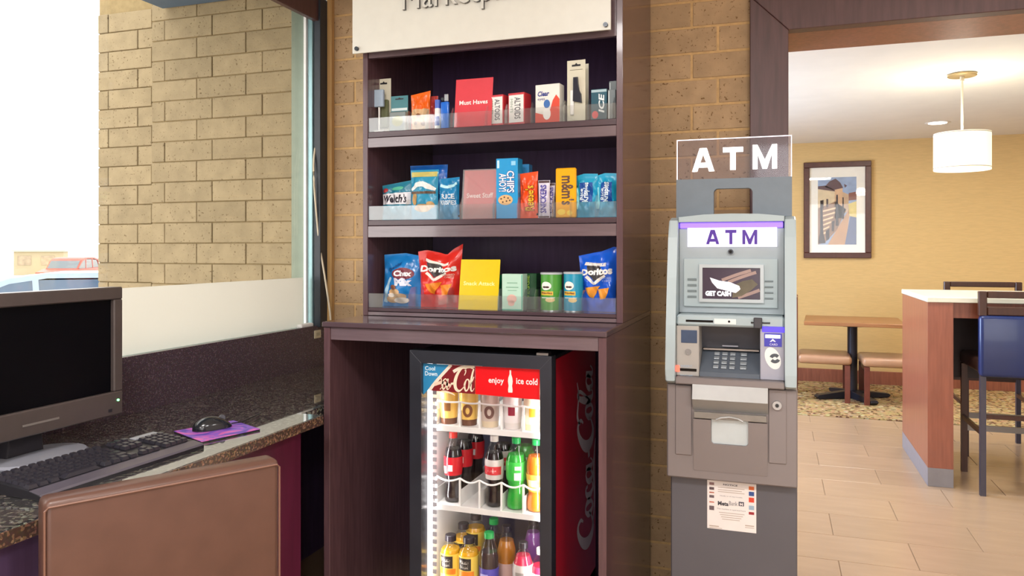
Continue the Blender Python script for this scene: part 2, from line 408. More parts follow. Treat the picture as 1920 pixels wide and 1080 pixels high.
bricks(wb, -1.94, -.075, YW, 2.007, .0, 2.62, .3, .009, -.310, -.211, BRICK)
bricks(wx, -2.98, -2.09, YW, 2.287, .2, 2.54, .2915, .005, -2.697, -2.603, BRICKX, head=.002)
bricks(wx2, -3.42, -2.976, YW + .085, 2.287, .2, 2.54, .2915, .005, -3.348, -3.15, BRICKX)

# doorway casing: mitred jamb and head, head lining, jamb lining
zo, zt = 2.160, 2.300
MB().prism([(-.092, 0), (.046, 0), (.046, zo), (-.092, zt)], 'y', YW - .03, YW + .03, bev=.003).build('trim_1', TRIMW)['kind'] = 'structure'
MB().prism([(-.0915, zt + .0005), (.0465, zo + .0005), (1.70, zo + .0005), (1.84, zt + .0005)], 'y', YW - .03, YW + .03, bev=.003).build('trim_2', TRIMW)['kind'] = 'structure'
MB().prism([(1.70, 0), (1.84, 0), (1.84, zt), (1.70, zo)], 'y', YW - .03, YW + .03, bev=.003).build('trim_3', TRIMW)['kind'] = 'structure'
struct('trim_4', REDW, .046, 1.70, YW + .03, 3.39, zo + .001, zo + .02)
struct('trim_5', REDW, .026, .045, YW + .03, 3.39, 0, zo)
# floor: two-foot tiles laid in running bond, each one its own piece in the dining room
fl = bpy.data.objects['floor']
tmesh = {}
rowY = 3.5875; TL, TW = .616, .3115
for r in range(-1, 10):
    y0 = rowY + r * TW
    off = .572 if r % 2 == 0 else .257
    for q in range(-3, 6):
        x0 = off + q * TL - TL
        a, b, c, d = max(x0, -1.3), min(x0 + TL, 2.9), y0, min(y0 + TW, 6.655)
        if b - a < .06 or d - c < .05: continue
        key = (round(b - a, 3), round(d - c, 3))
        if key not in tmesh:
            t = MB().box(0, b - a - .0028, 0, d - c - .0028, -.012, 0, bev=.0012).build('tile', TILE); tmesh[key] = t.data
        else:
            t = bpy.data.objects.new('tile', tmesh[key]); COL.objects.link(t)
        t.location = (a + .0014, c + .0014, 0); t.parent = fl
struct('floor', mt('lobby_tile', 'b99c7c', .35, var=.05, scale=3), -2.0, 4.0, -3.5, 3.06, -.01, 0)
struct('trim_6', TRIMW, .046, 1.70, 3.08, 3.27, -.01, .001)
tag(struct('carpet', CARPET, -2.0, 5.0, 6.66, 8.364, -.011, .006), 'pebble patterned tan and brown carpet along the far dining wall', 'carpet')

# ---- the window: frame, pane, frosted film
win = MB().box(-1.975, -1.94, 2.992, 3.062, .99, 2.48, bev=.002).build('window_1', mt('dark_window_jamb', '2a3038', .4, var=.05)); win['kind'] = 'structure'
box('jamb_inner', ALU, win, -2.003, -1.976, 2.985, 3.06, 1.0, 2.455, bev=.003)
box('glazing_bead', WHITE, win, -2.016, -2.004, 2.975, 2.99, 1.0, 2.455)
box('jamb_outer', ALUG, win, -2.09, -2.017, 2.985, 3.06, .98, 2.479, bev=.003)
box('sill', ALU, win, -2.09, -1.962, .32, 2.984, .976, .994)
box('jamb_near', ALU, win, -2.09, -1.97, .321, .38, .995, 2.455)
box('head', ALU, win, -2.09, -1.975, .381, 2.974, 2.456, 2.479)
box('window_pane', GLASS, win, -2.014, -2.008, .381, 2.974, .995, 2.455)
FILM = bpy.data.materials.new('frosted_film'); FILM.use_nodes = True
_n, _l = FILM.node_tree.nodes, FILM.node_tree.links; _n.remove(_n['Principled BSDF'])
_a = _n.new('ShaderNodeBsdfTranslucent'); _a.inputs[0].default_value = (.88, .86, .80, 1); _b = _n.new('ShaderNodeBsdfDiffuse'); _b.inputs[0].default_value = (.75, .75, .72, 1)
_m = _n.new('ShaderNodeMixShader'); _m.inputs[0].default_value = .42; _l.new(_a.outputs[0], _m.inputs[1]); _l.new(_b.outputs[0], _m.inputs[2]); _l.new(_m.outputs[0], _n['Material Output'].inputs[0])
box('frosted_film', FILM, win, -2.0070, -2.0062, .385, 2.955, .995, 1.2155)
MB().box(-1.99, -1.962, 2.88, 2.975, .9945, 1.013, bev=.006, seg=2).build('glazing_block', WHITE, win)
struct('trim_7', TRIMW, -1.979, -1.95, -1.0, 3.06, 2.373, 2.69, bev=.003)
# wooden batten in the corner and the loose white cable
struct('trim_8', mt('tan_batten', 'c29a62', .5, var=.1, scale=12, stretch=(9, 9, .6)), -1.938, -1.915, 3.045, 3.068, 1.0, 2.69)
cab = MB(); P = []
for u, v, y in ((608, -60, 3.03), (606, 40, 3.03), (604, 120, 3.03), (606, 180, 3.03), (601, 230, 3.02), (592, 270, 3.0), (588, 310, 2.98), (590, 360, 2.98), (595, 420, 2.99), (599, 460, 3.0), (606, 500, 3.0), (613, 545, 3.0), (618, 580, 3.0), (620, 600, 3.0)):
    P.append(PY(u, v, y))
Q = []
for i in range(len(P) - 1):
    a, b, c, d = P[max(0, i - 1)], P[i], P[i + 1], P[min(len(P) - 1, i + 2)]
    for q in range(4):
        t = q / 4; Q.append(.5 * (2 * b + (c - a) * t + (2 * a - 5 * b + 4 * c - d) * t * t + (3 * b - a - 3 * c + d) * t ** 3))
Q.append(P[-1])
tag(cab.tube(Q, .0042).build('cable', mt('ivory_cable', 'd9cdb4', .5, var=0), smooth=True), 'loose ivory cable hanging down the corner beside the window', 'cable')

# ================================================================== OUTDOORS
ZG = -.55
struct('ground', mt('pale_concrete', 'dcd6cc', .9, var=.05, scale=2), -120, -2.1, -60, 160, ZG - .1, ZG)
struct('trim_9', mt('blue_grey_soffit', '4d6175', .6, var=.05), -2.894, -2.1, -2.5, 3.06, 2.545, 2.75)
def car(name, label, loc, rz, paint, glass, group=None):
    t = thing(name, label, 'car', loc, rz, group)
    low = [(-2.3, .35), (-2.32, .6), (-2.2, .78), (-1.3, .92), (2.2, .95), (2.3, .7), (2.28, .35), (1.75, .3), (1.7, .5), (1.45, .62), (1.2, .5), (1.12, .28), (-1.05, .28), (-1.12, .5), (-1.38, .62), (-1.65, .5), (-1.72, .3)]
    MB().prism(low, 'y', -.88, .88, bev=.04).build('body', paint, t, smooth=True)
    roof = [(-1.35, .9), (-.72, 1.32), (-.45, 1.44), (.1, 1.5), (1.2, 1.5), (1.9, 1.42), (2.2, .94), (2.05, .94), (1.80, 1.36), (1.2, 1.415), (.1, 1.415), (-.45, 1.36), (-.66, 1.27), (-1.2, .9)]
    MB().prism(roof, 'y', -.74, .74, bev=.03).build('roof', paint, t, smooth=True)
    for s in (-1, 1):
        wins = [[(-1.12, .93), (-.60, 1.29), (-.42, 1.345), (-.12, 1.385), (-.09, .93)], [(.0, .93), (-.03, 1.39), (.85, 1.39), (1.0, .93)], [(1.09, .93), (.95, 1.385), (1.62, 1.34), (1.8, 1.2), (1.95, .95)]]
        for w in wins:
            MB().prism(w, 'y', s * .715, s * .73).build('side_window', glass, t)
        for x0, x1, x2, x3 in ((-.09, .0, -.03, -.12), (1.0, 1.09, .95, .85)):
            MB().prism([(x0, .93), (x1, .93), (x2, 1.41), (x3, 1.41)], 'y', s * .705, s * .742).build('pillar', paint, t)
        for x in (-1.38, 1.45):
            w = MB().cyl((x, s * .68, .31), (x, s * .87, .31), .31, 20).build('wheel', mt('tyre', '2a2a2c', .8, var=.05), t, smooth=True)
            MB().cyl((x, s * .87, .31), (x, s * .885, .31), .2, 16).build('rim', STEEL, w, smooth=True)
        MB().box(-.25, -.1, s * .5, s * .3, .7, 1.22, bev=.05).build('seat', mt('cream_car_seat', 'd8cfa8', .7), t)
        MB().box(.95, 1.1, s * .55, s * .25, .7, 1.2, bev=.05).build('seat', mt('cream_car_seat', 'd8cfa8', .7), t)
    MB().prism([(-1.28, .95), (-.74, 1.33), (-.72, 1.31), (-1.24, .95)], 'y', -.68, .68).build('windscreen', glass, t)
    return t
CARG = mt('car_glass', '41566e', .08, var=.1, scale=2, spec=.7)
p = PD(92, 520, 13.4); ax = math.atan2(.7543, .8826)
car('estate_car', 'pale silver blue estate car parked outside the window, in front of the distant cars', (p.x, p.y, ZG), ax, mt('silver_blue_paint', '8c9fb6', .3, var=.02, coat=.4), CARG)
p = PD(133, 500, 40)
car('red_car', 'orange red car parked far off beyond the pale silver blue estate car', (p.x, p.y, ZG), ax + R(80), mt('orange_red_paint', 'b03c22', .4, var=.03), mt('pale_car_glass', '5a6468', .1, var=.05))
p = PD(78, 490, 58); kt = thing('roadside_booth', 'pale beige roadside booth far off, left of the orange red car', 'building', (p.x, p.y, ZG), ax)
MB().box(-1.6, 1.6, -1, 1, 0, 1.75).build('wall', mt('pale_beige_render', 'a3977c', .9), kt)
MB().box(-1.7, 1.7, -1.15, 1.15, 1.75, 1.9).build('roof', mt('grey_beige_roof', 'b9b39d', .9), kt)
for x in (-.95, .55): MB().box(x - .4, x + .45, -1.03, -1.0, .75, 1.45).build('window', mt('booth_glass', '9a8a72', .2, var=.2, scale=4), kt)

# ================================================================== DESK
ZD = .815
dk = thing('desk', 'built-in desk with dark speckled granite top below the window', 'desk', (-1.66, 1.4, 0))
def dpart(n, m, *a, bev=0): return box(n, m, dk, *a, bev=bev, world=True)
top = [(-1.955, -.9), (-1.362, -.9), (-1.362, 2.11), (-1.436, 2.11), (-1.436, 3.06), (-1.955, 3.06)]
MB().prism(top, 'z', ZD - .0295, ZD, bev=.0015).build('granite_top', GRAN, dk, world=True)
dpart('granite_edge', GRANE, -1.3615, -1.357, -.9, 2.11, ZD - .0295, ZD - .001)
dpart('backsplash', GRANB, -1.978, -1.956, -.9, 3.06, ZD - .03, .998, bev=.001)
BURG = mt('burgundy_laminate', '5a2038', .3, var=.15, scale=7, stretch=(6, 6, .6))
dpart('support_panel', BURG, -1.43, -1.40, 1.72, 2.05, .0, ZD - .03)
dpart('support_panel', WOODIN, -1.93, -1.431, 1.72, 1.74, .0, ZD - .03)
dpart('apron', WOODIN, -1.42, -1.40, -.9, 1.719, ZD - .13, ZD - .03)
dpart('back_panel', WOODIN, -1.95, -1.931, -.9, 3.05, .0, ZD - .03)
p = PX(597, 626, -1.956)
ot = thing('wall_socket', 'small ivory outlet plate on the dark backsplash beside the cabinet', 'outlet', (-1.956, p.y - .01, p.z))
MB().box(0, .004, -.026, .026, -.018, .018, bev=.0015).build('plate', mt('ivory_plate', 'c9bfa2', .4, var=0), ot)
MB().box(.0042, .0055, -.014, .014, -.007, .007).build('socket', mt('grey_ivory', 'a89f86', .4, var=0), ot)

# ---- monitor
mo = thing('monitor', 'black flat screen monitor standing on the granite desk by the window', 'monitor', (-1.72, 1.42, ZD), R(90))
# local x runs along the screen (world +Y), local -y is the side one looks at (world +X)
BZ = mt('warm_black_bezel', '4b4240', .35, var=.06)
W0, W1, Z0, Z1 = -.255, .252, .070, .422
fr = MB()
for a in ((W0, W1, .0, .045, Z1 - .034, Z1), (W0, W1, .0, .045, Z0, Z0 + .064), (W0, W0 + .03, .0, .045, Z0 + .0641, Z1 - .0341), (W1 - .03, W1, .0, .045, Z0 + .0641, Z1 - .0341)): fr.box(*a, bev=.003)
fr.build('bezel', BZ, mo)
box('back_shell', BLACK, mo, W0 + .02, W1 - .02, .0455, .075, Z0 + .03, Z1 - .03, bev=.01)
box('screen', mt('screen_black', '050509', .35, var=0, spec=.1), mo, W0 + .0305, W1 - .0305, .012, .03, Z0 + .0645, Z1 - .0345)
MB().box(-.05, .05, -.001, 0, Z0 + .026, Z0 + .031).build('nameplate', mt('dull_lettering', '77706c', .3, var=0), mo)
MB().cyl((W1 - .018, -.003, Z0 + .04), (W1 - .018, 0, Z0 + .04), .0032, 10).build('power_light', mt('green_led', '7dff9a', .3, var=0, emit=2.5), mo)
MB().box(W1 - .05, W1 - .038, -.002, 0, Z0 + .012, Z0 + .02, bev=.0005).build('button', BLACK, mo)
MB().prism([(-.05, .014), (.05, .014), (.035, .16), (-.035, .16)], 'y', .05, .085, bev=.004).build('neck', BLACK, mo)
ft = MB(); ft.lathe([(.001, 0), (.123, 0), (.125, .004), (.118, .010), (.06, .015), (.001, .016)], 36, mat=Matrix.Translation((.02, .035, .0005)) @ Matrix.Diagonal((1, .78, 1, 1)))
ft.build('foot', mt('sheen_grey_foot', '8d8f9a', .25, var=.03), mo, smooth=True)  # light grey base colour stands for light reflected off the foot

# ---- keyboard
kb = thing('keyboard', 'black wired keyboard lying on the desk in front of the monitor', 'keyboard', (-1.525, 1.43, ZD), R(88))
# local x along the desk (+Y), local y towards the window
KM = mt('keyboard_black', '201f25', .35, var=.08)
MB().prism([(-.085, 0), (.092, 0), (.092, .026), (.088, .030), (-.045, .018), (-.080, .012), (-.085, .008)], 'x', -.233, .233, bev=.002).build('case', KM, kb)
MB().prism([(-.0848, .0085), (-.0796, .0125), (-.05, .018), (-.0505, .0165)], 'x', -.232, .232).build('palm_edge', mt('keyboard_grey', '5b5660', .3, var=.05), kb)
KEY = MB(); KEY.geom([(-.0085, -.0085, 0), (.0085, -.0085, 0), (.0085, .0085, 0), (-.0085, .0085, 0), (-.0062, -.0058, .008), (.0062, -.0058, .008), (.0062, .0068, .008), (-.0062, .0068, .008)],
     [(4, 5, 6, 7), (0, 1, 5, 4), (1, 2, 6, 5), (2, 3, 7, 6), (3, 0, 4, 7)])
KM2 = mt('key_cap', '302e36', .28, var=.06)
kobj = KEY.build('key', KM2, kb); kmesh = kobj.data; bpy.data.objects.remove(kobj)
def key(x, y, w=1.):
    o = bpy.data.objects.new('key', kmesh); COL.objects.link(o); o.parent = kb
    sl = math.atan2(.012, .133); o.location = (x, y, .018 + (y + .045) * .0902 + .0005); o.rotation_euler = (sl, 0, 0); o.scale = (w, 1, 1)
pt = .0193
for r in range(5):
    y = -.035 + r * .0195; sh = (.0, .009, .005, .0, 0)[r]
    if r == 0:
        for x, w in ((-.217, 1.3), (-.192, 1.2), (-.166, 1.2), (-.098, 5.6), (-.03, 1.2), (-.005, 1.2), (.02, 1.2), (.045, 1.2)): key(x, y, w)
    else:
        for q in range(14): key(-.216 + q * pt + (sh if 0 < q < 13 else 0), y)
    for q in range(3):
        if r in (0, 3, 4) or (r == 1 and q == 1): key(.078 + q * pt, y)
    for q in range(4): key(.152 + q * pt, y)
for q in range(13): key(-.216 + q * pt * 1.08, .070)
for q in range(3): key(.078 + q * pt, .070)
box('indicator_panel', mt('silver_panel', 'a9adb5', .3, var=.03), kb, .145, .222, .060, .082, .0268, .0312, bev=.001)

# ---- mouse pad and mouse
c4 = [PZ(326, 809, ZD + .004), PZ(378, 829, ZD + .004), PZ(487.6, 805, ZD + .004), PZ(438, 789, ZD + .004)]
cx, cy = sum(p.x for p in c4) / 4, sum(p.y for p in c4) / 4
mp = thing('mouse_pad', 'purple and pink patterned mouse pad under the mouse', 'mouse pad', (cx, cy, ZD))
b = MB(); b.prism([(p.x, p.y) for p in c4], 'z', ZD + .0003, ZD + .0040); b.build('rubber_base', BLACK, mp, world=True)
PADM = bpy.data.materials.new('purple_pattern'); PADM.use_nodes = True; _n, _l = PADM.node_tree.nodes, PADM.node_tree.links
_t = _n.new('ShaderNodeTexCoord'); _z = _n.new('ShaderNodeTexNoise'); _z.inputs['Scale'].default_value = 11; _z.inputs['Distortion'].default_value = 2.5; _l.new(_t.outputs['Object'], _z.inputs['Vector'])
_r = _n.new('ShaderNodeValToRGB'); _e = _r.color_ramp.elements; _e[0].position = .38; _e[0].color = lin('5b3fae'); _e[1].position = .62; _e[1].color = lin('e06ab8'); _x = _e.new(.5); _x.color = lin('8f5bd0')
_l.new(_z.outputs['Fac'], _r.inputs[0]); _l.new(_r.outputs[0], _n['Principled BSDF'].inputs['Base Color']); _n['Principled BSDF'].inputs['Roughness'].default_value = .35
b = MB(); b.prism([(p.x, p.y) for p in c4], 'z', ZD + .0042, ZD + .0055); b.build('printed_top', PADM, mp, world=True)
ms = thing('mouse', 'black computer mouse on the purple pad', 'mouse', (-1.548, 1.828, ZD + .0058), R(62))
def mfn(u, v):
    x = (u - .5) * 2; a = math.pi * v
    pr = max(0, 1 - abs(x) ** 2.6) ** .5
    hh = .036 * max(0, (1 - ((x + .18) / 1.2) ** 2)) ** .7 * pr ** .5
    return (x * .058, -math.cos(a) * .031 * pr * (1 - .08 * x), math.sin(a) ** .75 * hh)
MB().grid(mfn, 20, 14).build('shell', mt('mouse_black', '1f2228', .18, var=.04, coat=.3), ms, smooth=True, weld=.0002)
MB().cyl((.028, -.0035, .027), (.028, .0035, .027), .009, 14).build('scroll_wheel', mt('grey_rubber', '55565c', .6, var=0), ms, smooth=True)
MB().tube([(.057, 0, .006), (.09, .01, .003), (.14, .05, .003), (.19, .09, .003)], .002, 6).build('cord', BLACK, ms, smooth=True)

# ---- chair by the desk
LEA = mt('brown_leather', '5e4238', .34, var=.10, scale=14, bump=.12, spec=.4)
ch = thing('upholstered_chair', 'brown leather chair pushed in at the granite desk', 'chair', (-1.148, 1.241, 0), R(59.5))
H = .868
b = MB().box(-.226, .226, .0, .062, .44, H + .012, bev=.014, seg=3)
b.build('backrest', LEA, ch, smooth=True)
b = MB(); b.tube([(-.224, -.0008, .45), (-.224, -.0008, H - .006), (-.218, -.0008, H), (.218, -.0008, H), (.224, -.0008, H - .006), (.224, -.0008, .45)], .0022, 6); b.build('piping', mt('brown_piping', '7c5a4c', .4, var=0), ch, smooth=True)
MB().box(-.226, .226, .063, .50, .40, .49, bev=.025, seg=3).build('seat', LEA, ch, smooth=True)
for x in (-.2, .2):
    for y in (.03, .46):
        MB().prism([(x - .02, y - .02), (x + .02, y - .02), (x + .02, y + .02), (x - .02, y + .02)], 'z', 0, .40 if y > .1 else .44).build('leg', WOOD, ch)

# ================================================================== SNACK CABINET
XL, XR, YF, YH, YB = -1.423, -.468, 2.215, 2.471, 3.055
cb = thing('snack_cabinet', 'dark wood snack cabinet with open shelves above a counter and a niche for the cooler', 'cabinet', (-.945, 2.64, 0))
def cp(n, m, *a, bev=.0012, parent=None): return box(n, m, parent or cb, *a, bev=bev, world=True)
ZC = 1.101
cp('side_panel', WOOD, XL, XL + .023, YF, YB, 0, ZC - .0185)
cp('side_panel', WOOD, XR - .024, XR, YF, YB, 0, ZC - .0185)
cp('back_panel', WOODIN, XL + .0235, XR - .0245, 3.03, 3.05, 0, ZC - .0185)
cp('counter', mt('espresso_counter', '544349', .16, var=.12, scale=9, stretch=(.7, 9, 9), spec=.6, coat=.25), XL - .004, XR + .002, YF - .007, YB, ZC - .018, ZC, bev=.003)
cp('fascia', WOODF, XL + .0235, XR - .0245, YF + .004, YF + .024, 1.041, ZC - .0185)
cp('upper_side_panel', WOOD, XL, XL + .020, YH, YB, ZC + .0005, 2.60)
cp('upper_side_panel', WOOD, XR - .021, XR, YH, YB, ZC + .0005, 2.60)
cp('upper_back_panel', WOODIN, XL + .0205, XR - .0215, 3.03, 3.05, ZC + .0005, 2.60)
cp('header_panel', WOODF, XL + .0205, XR - .0215, YH + .004, YH + .024, 2.037, 2.60)
cp('top_panel', WOOD, XL + .0205, XR - .0215, YH + .025, 3.029, 2.56, 2.58)
SH = (1.768, 1.447, 1.13)
for zt_, zm, zb_ in ((SH[0], 1.7475, 1.711), (SH[1], 1.4275, 1.385), (SH[2], 1.117, 1.1025)):
    sh = cp('shelf', mt('shelf_top', '4d3c42', .22, var=.12, scale=9, stretch=(.7, 9, 9), spec=.55), XL + .0205, XR - .0215, YH + .003, 3.029, zm + .0005, zt_)
    cp('shelf_rail', WOODF, XL + .0205, XR - .0215, YH + .0005, YH + .022, zb_, zm - .0015, parent=sh)

# ---- the sign above the shelves
sg = thing('marketplace_sign', 'off-white board sign with raised grey lettering above the snack shelves', 'sign', (-.97, 2.436, 2.05))
cp('board', mt('off_white_board', 'd9d9d1', .35, var=.02, spec=.5), -1.441, -.499, 2.428, 2.436, 2.046, 2.42, bev=.001, parent=sg)
for u, v in ((670, 92), (1136, 47)):
    p = PY(u, v, 2.428)
    MB().cyl((p.x, 2.4425 + .0, p.z), (p.x, 2.4765, p.z), .006, 12).build('standoff', STEEL, sg, world=True, smooth=True)
    MB().cyl((p.x, 2.419, p.z), (p.x, 2.4278, p.z), .0075, 14).build('screw_cap', mt('dark_steel', '4c4f54', .3, .8, var=0), sg, world=True, smooth=True)
def raised(parent, name, m, shapes, y0, y1):
    b = MB()
    for vs, fs in shapes:
        n = len(vs)
        b.geom([(x, y0, z) for x, z in vs] + [(x, y1, z) for x, z in vs], [f for f in fs] + [tuple(i + n for i in f) for f in fs])
        ed = {}
        for f in fs:
            for i in range(len(f)):
                e = (f[i], f[(i + 1) % len(f)]); k = tuple(sorted(e)); ed[k] = None if k in ed else e
        b2 = [e for e in ed.values() if e]
        b.geom([(vs[i][0], y, vs[i][1]) for e in b2 for i in e for y in (y0, y1)], [(4 * k, 4 * k + 1, 4 * k + 3, 4 * k + 2) for k in range(len(b2))])
    bmesh.ops.remove_doubles(b.bm, verts=b.bm.verts, dist=.00005)
    return b.build(name, m, parent, world=True)
LT = mt('grey_lettering', 'd2d2cc', .35, .1, var=0)
LT2 = mt('dark_letter_side', '5b5b5b', .5, var=0)
zb0 = PY(755, 22, 2.42).z
tx = text2d('Marketplace', -1.235, -.737, zb0 - .021, zb0 + .085)
raised(sg, 'lettering', LT2, [tx], 2.4155, 2.4275)
decal(sg, 'letter_face', LT, [tx], on_y(2.4150), world=True)

# ================================================================== GOODS ON THE SHELVES
def spot(u0, u1, vt, Y, z):
    vm = vt + 20; a, b = PY(u0, vm, Y).x, PY(u1, vm, Y).x
    t = PY((u0 + u1) / 2, vt, Y).z
    return (a + b) / 2, b - a, t - z
def good(name, label, cat, u0, u1, vt, Y, z, rz=0, lean=0, group=None):
    x, w, hh = spot(u0, u1, vt, Y, z)
    return thing(name, label, cat, (x, Y, z + .0005), rz, group, rx=lean), w, hh
def pouch(t, w, hh, T, m, top=None, side=None, body='bag', crimp=.05, seed=1, mseal=None, wr=1.):
    rd = random.Random(seed); ph = [rd.uniform(0, 6.28) for _ in range(8)]
    top = top or [(-1, 0), (1, 0)]
    def tz(u):
        for (a, za), (b, zb) in zip(top, top[1:]):
            if a <= u <= b: return za + (zb - za) * (u - a) / (b - a)
        return top[-1][1]
    def wd(v): return (side(v) if side else 1 - .06 * math.sin(math.pi * v))
    def thick(u, v):
        q = max(0, (v - crimp * .6) / (1 - 1.6 * crimp)) if v < .5 else max(0, (1 - crimp - v) / (1 - 1.6 * crimp))
        q = min(1, max(0, min((v - crimp * .6), (1 - crimp - v)) / .34)); prof = math.sin(q * math.pi / 2) ** .8
        e = (1 - abs(u) ** 2.4) ** .75 if abs(u) < 1 else 0
        k = .0032 * wr * (math.sin(9 * u + 5 * v + ph[0]) + math.sin(14 * v - 6 * u + ph[1]) + .7 * math.sin(21 * v + 11 * u + ph[2])) * min(1, e * 2)
        return T / 2 * prof * e + k * min(1, q * 3) + .0010 * min(1, max(0, 1 - v) / .02, max(0, v) / .02) * (1 - abs(u) ** 8)
    yo = T / 2 + .001
    def P(u, v, sgn): return (u * w / 2 * wd(v), yo + sgn * thick(u, v), v * hh + tz(u) * max(0, (v - .55) / .45))
    b = MB()
    b.grid(lambda a, c: P(a * 2 - 1, c, -1), 18, 22); b.grid(lambda a, c: P(1 - a * 2, c, 1), 18, 22)
    o = b.build(body, m, t, smooth=True, weld=.00015)
    def fmap(x, z):
        v = min(1, max(0, z / hh)); u = max(-1, min(1, x / (w / 2 * wd(v))))
        return (x, yo - thick(u, v) - .0013, z + tz(u) * max(0, (v - .55) / .45))
    if mseal:
        decal(t, 'seal', mseal, [rect2d(-w * .47, w * .47, hh * (1 - crimp), hh * .995, 16, 1), rect2d(-w * .47, w * .47, hh * .004, hh * crimp * .6, 16, 1)], fmap)
    return fmap
def carton(t, w, hh, d, m, name='box', bev=.0012):
    return MB().box(-w / 2, w / 2, 0, d, 0, hh, bev=bev).build(name, m, t)
fy = on_y(-.0006)
def gm(n, hx, rough=.25): return mt(n, hx, rough, var=.03, spec=.5)

Z1, Z2, Z3 = SH
# -- acrylic trays with a front lip and dividers
def tray(label, z, divs, group='clear acrylic shelf trays'):
    t = thing('acrylic_tray', label, 'tray', (-.945, 2.48, z), 0, group)
    x0, x1 = XL + .022, XR - .023
    MB().box(x0, x1, 2.4755, 2.4785, z + .0008, z + .052, bev=.0004).build('front_lip', ACRYL, t, world=True)
    for u in divs:
        x = PY(u, 300, 2.49).x
        MB().prism([(2.4792, z + .0008), (2.80, z + .0008), (2.80, z + .075), (2.50, z + .075), (2.4792, z + .045)], 'x', x - .001, x + .001).build('divider', ACRYL, t, world=True)
tray('clear acrylic tray with dividers along the top shelf', Z1, (761, 800, 847, 912, 948, 996, 1057, 1103, 1150))
tray('clear acrylic tray with dividers along the middle shelf', Z2, (762, 822, 864, 926, 971, 1012, 1036, 1070, 1117))
tray('clear acrylic tray with dividers along the bottom shelf', Z3, (768, 840, 935, 983, 1003, 1049, 1092))

# -- sign cards
def card(label, text, u0, u1, vt, Y, z, m, ikm, lean=.12, tx=(-.36, .36, .42, .5), rz=0):
    t, w, hh = good('sign_card', label, 'sign', u0, u1, vt, Y, z, rz, -lean)
    hh /= math.cos(lean)
    MB().box(-w / 2, w / 2, 0, .002, 0, hh, bev=.0004).build('card', m, t)
    if 'Sweet' in text: MB().box(-w / 2 - .003, w / 2 + .001, -.006, -.0045, 0, hh + .002).build('acrylic_holder', clear('clear_holder', 2.0, 'fdfefe', .03, veil=.12), t)
    decal(t, 'lettering', ikm, [text2d(text, tx[0] * w, tx[1] * w, tx[2] * hh, tx[3] * hh, bold=.018)], on_y(-.0007))
card('red card reading Must Haves standing on the top shelf', 'Must Haves', 851, 921, 145, 2.50, Z1, gm('coral_red_card', 'dc4a55'), ink('fff4f2'), tx=(-.38, .38, .47, .56))
card('pink red card reading Sweet Stuff standing on the middle shelf', 'Sweet Stuff', 867, 929, 318, 2.50, Z2, gm('pink_red_card', 'd8605f', .12), ink('fbe6e2'), tx=(-.4, .4, .43, .53))
card('yellow card reading Snack Attack standing on the bottom shelf', 'Snack Attack', 859, 933, 487, 2.50, Z3, gm('yellow_card', 'e6c60a'), ink('fbf3a0'), tx=(-.40, .40, .48, .56), lean=.16)

# -- top shelf, left to right
CARDW = gm('cream_card', 'dcd8c4'); DARKP = gm('dark_pack', '2b2c38')
def hangcard(t, w, hh, m, y=.0):
    MB().box(-w / 2, w / 2, y, y + .0015, 0, hh, bev=.0004).build('backing_card', m, t)
    decal(t, 'hang_hole', ink('1c1a20'), [poly2d([(-.24 * w, hh * .90), (.24 * w, hh * .90), (.24 * w, hh * .93), (.08 * w, hh * .93), (0, hh * .955), (-.08 * w, hh * .93), (-.24 * w, hh * .93)])], on_y(y - .0006))
t, w, hh = good('blister_pack', 'cream hanging card pack at the left end of the top shelf', 'blister pack', 706, 733, 148, 2.56, Z1)
hangcard(t, w, hh, CARDW); MB().box(-w * .3, w * .4, -.012, -.0005, hh * .12, hh * .62, bev=.004).build('charger', gm('olive_item', '6f7454'), t)
t, w, hh = good('capped_stick', 'pale blue capped stick in front of the leftmost cream card pack', 'pack', 701, 718, 168, 2.52, Z1)
MB().cyl((0, .006, 0), (0, .006, hh * .60), .0035, 12).build('stick', WHITE, t, smooth=True)
MB().box(-w / 2, w / 2, 0, .014, hh * .61, hh, bev=.002).build('cap', gm('pale_blue_cap', 'a9bdd2'), t)
MB().box(-w * .55, w * .55, -.001, .016, -.0, .012, bev=.001).build('foot', WHITE, t)
t, w, hh = good('hanging_pack', 'small teal topped pack second from the left on the top shelf', 'pack', 733, 765, 180, 2.53, Z1)
hangcard(t, w, hh, gm('teal_card', '3f7d86')); MB().box(-w * .48, w * .48, -.016, -.0005, .001, hh * .56, bev=.003).build('tray', gm('grey_tray', '77807e', .15), t)
decal(t, 'printed_picture', ink('8c8b3c'), [ell2d(0, hh * .3, w * .32, hh * .14)], on_y(-.0168)); decal(t, 'white_band', ink('d4e2e4'), [rect2d(-w * .46, w * .46, hh * .60, hh * .67)], fy)
t, w, hh = good('snack_pouch', 'orange topped pouch with pale nut picture on the top shelf', 'pouch', 769, 805, 174, 2.52, Z1, .05)
fm = pouch(t, w, hh, .018, gm('orange_foil', 'ee6a1f'), top=[(-1, -.006), (1, .007)], seed=3)
decal(t, 'printed_picture', ink('d9b58a'), [rect2d(-w * .42, w * .42, hh * .06, hh * .58, 8, 6)], fm)
decal(t, 'printed_nut', ink('8b5a38'), [ell2d(-.08 * w, hh * .4, .12 * w, .07 * hh), ell2d(.18 * w, hh * .2, .13 * w, .06 * hh), ell2d(-.2 * w, hh * .22, .1 * w, .05 * hh)], lambda x, z: (lambda p: (p[0], p[1] - .0006, p[2]))(fm(x, z)))
t, w, hh = good('folded_pouch', 'small red pouch tucked behind the orange topped pouch', 'pouch', 802, 820, 180, 2.545, Z1)
pouch(t, w, hh, .012, gm('red_foil', 'b8413d'), seed=8)
t, w, hh = good('lip_balm', 'white and blue tube beside the blue lighter on the top shelf', 'tube', 813, 824, 187, 2.51, Z1)
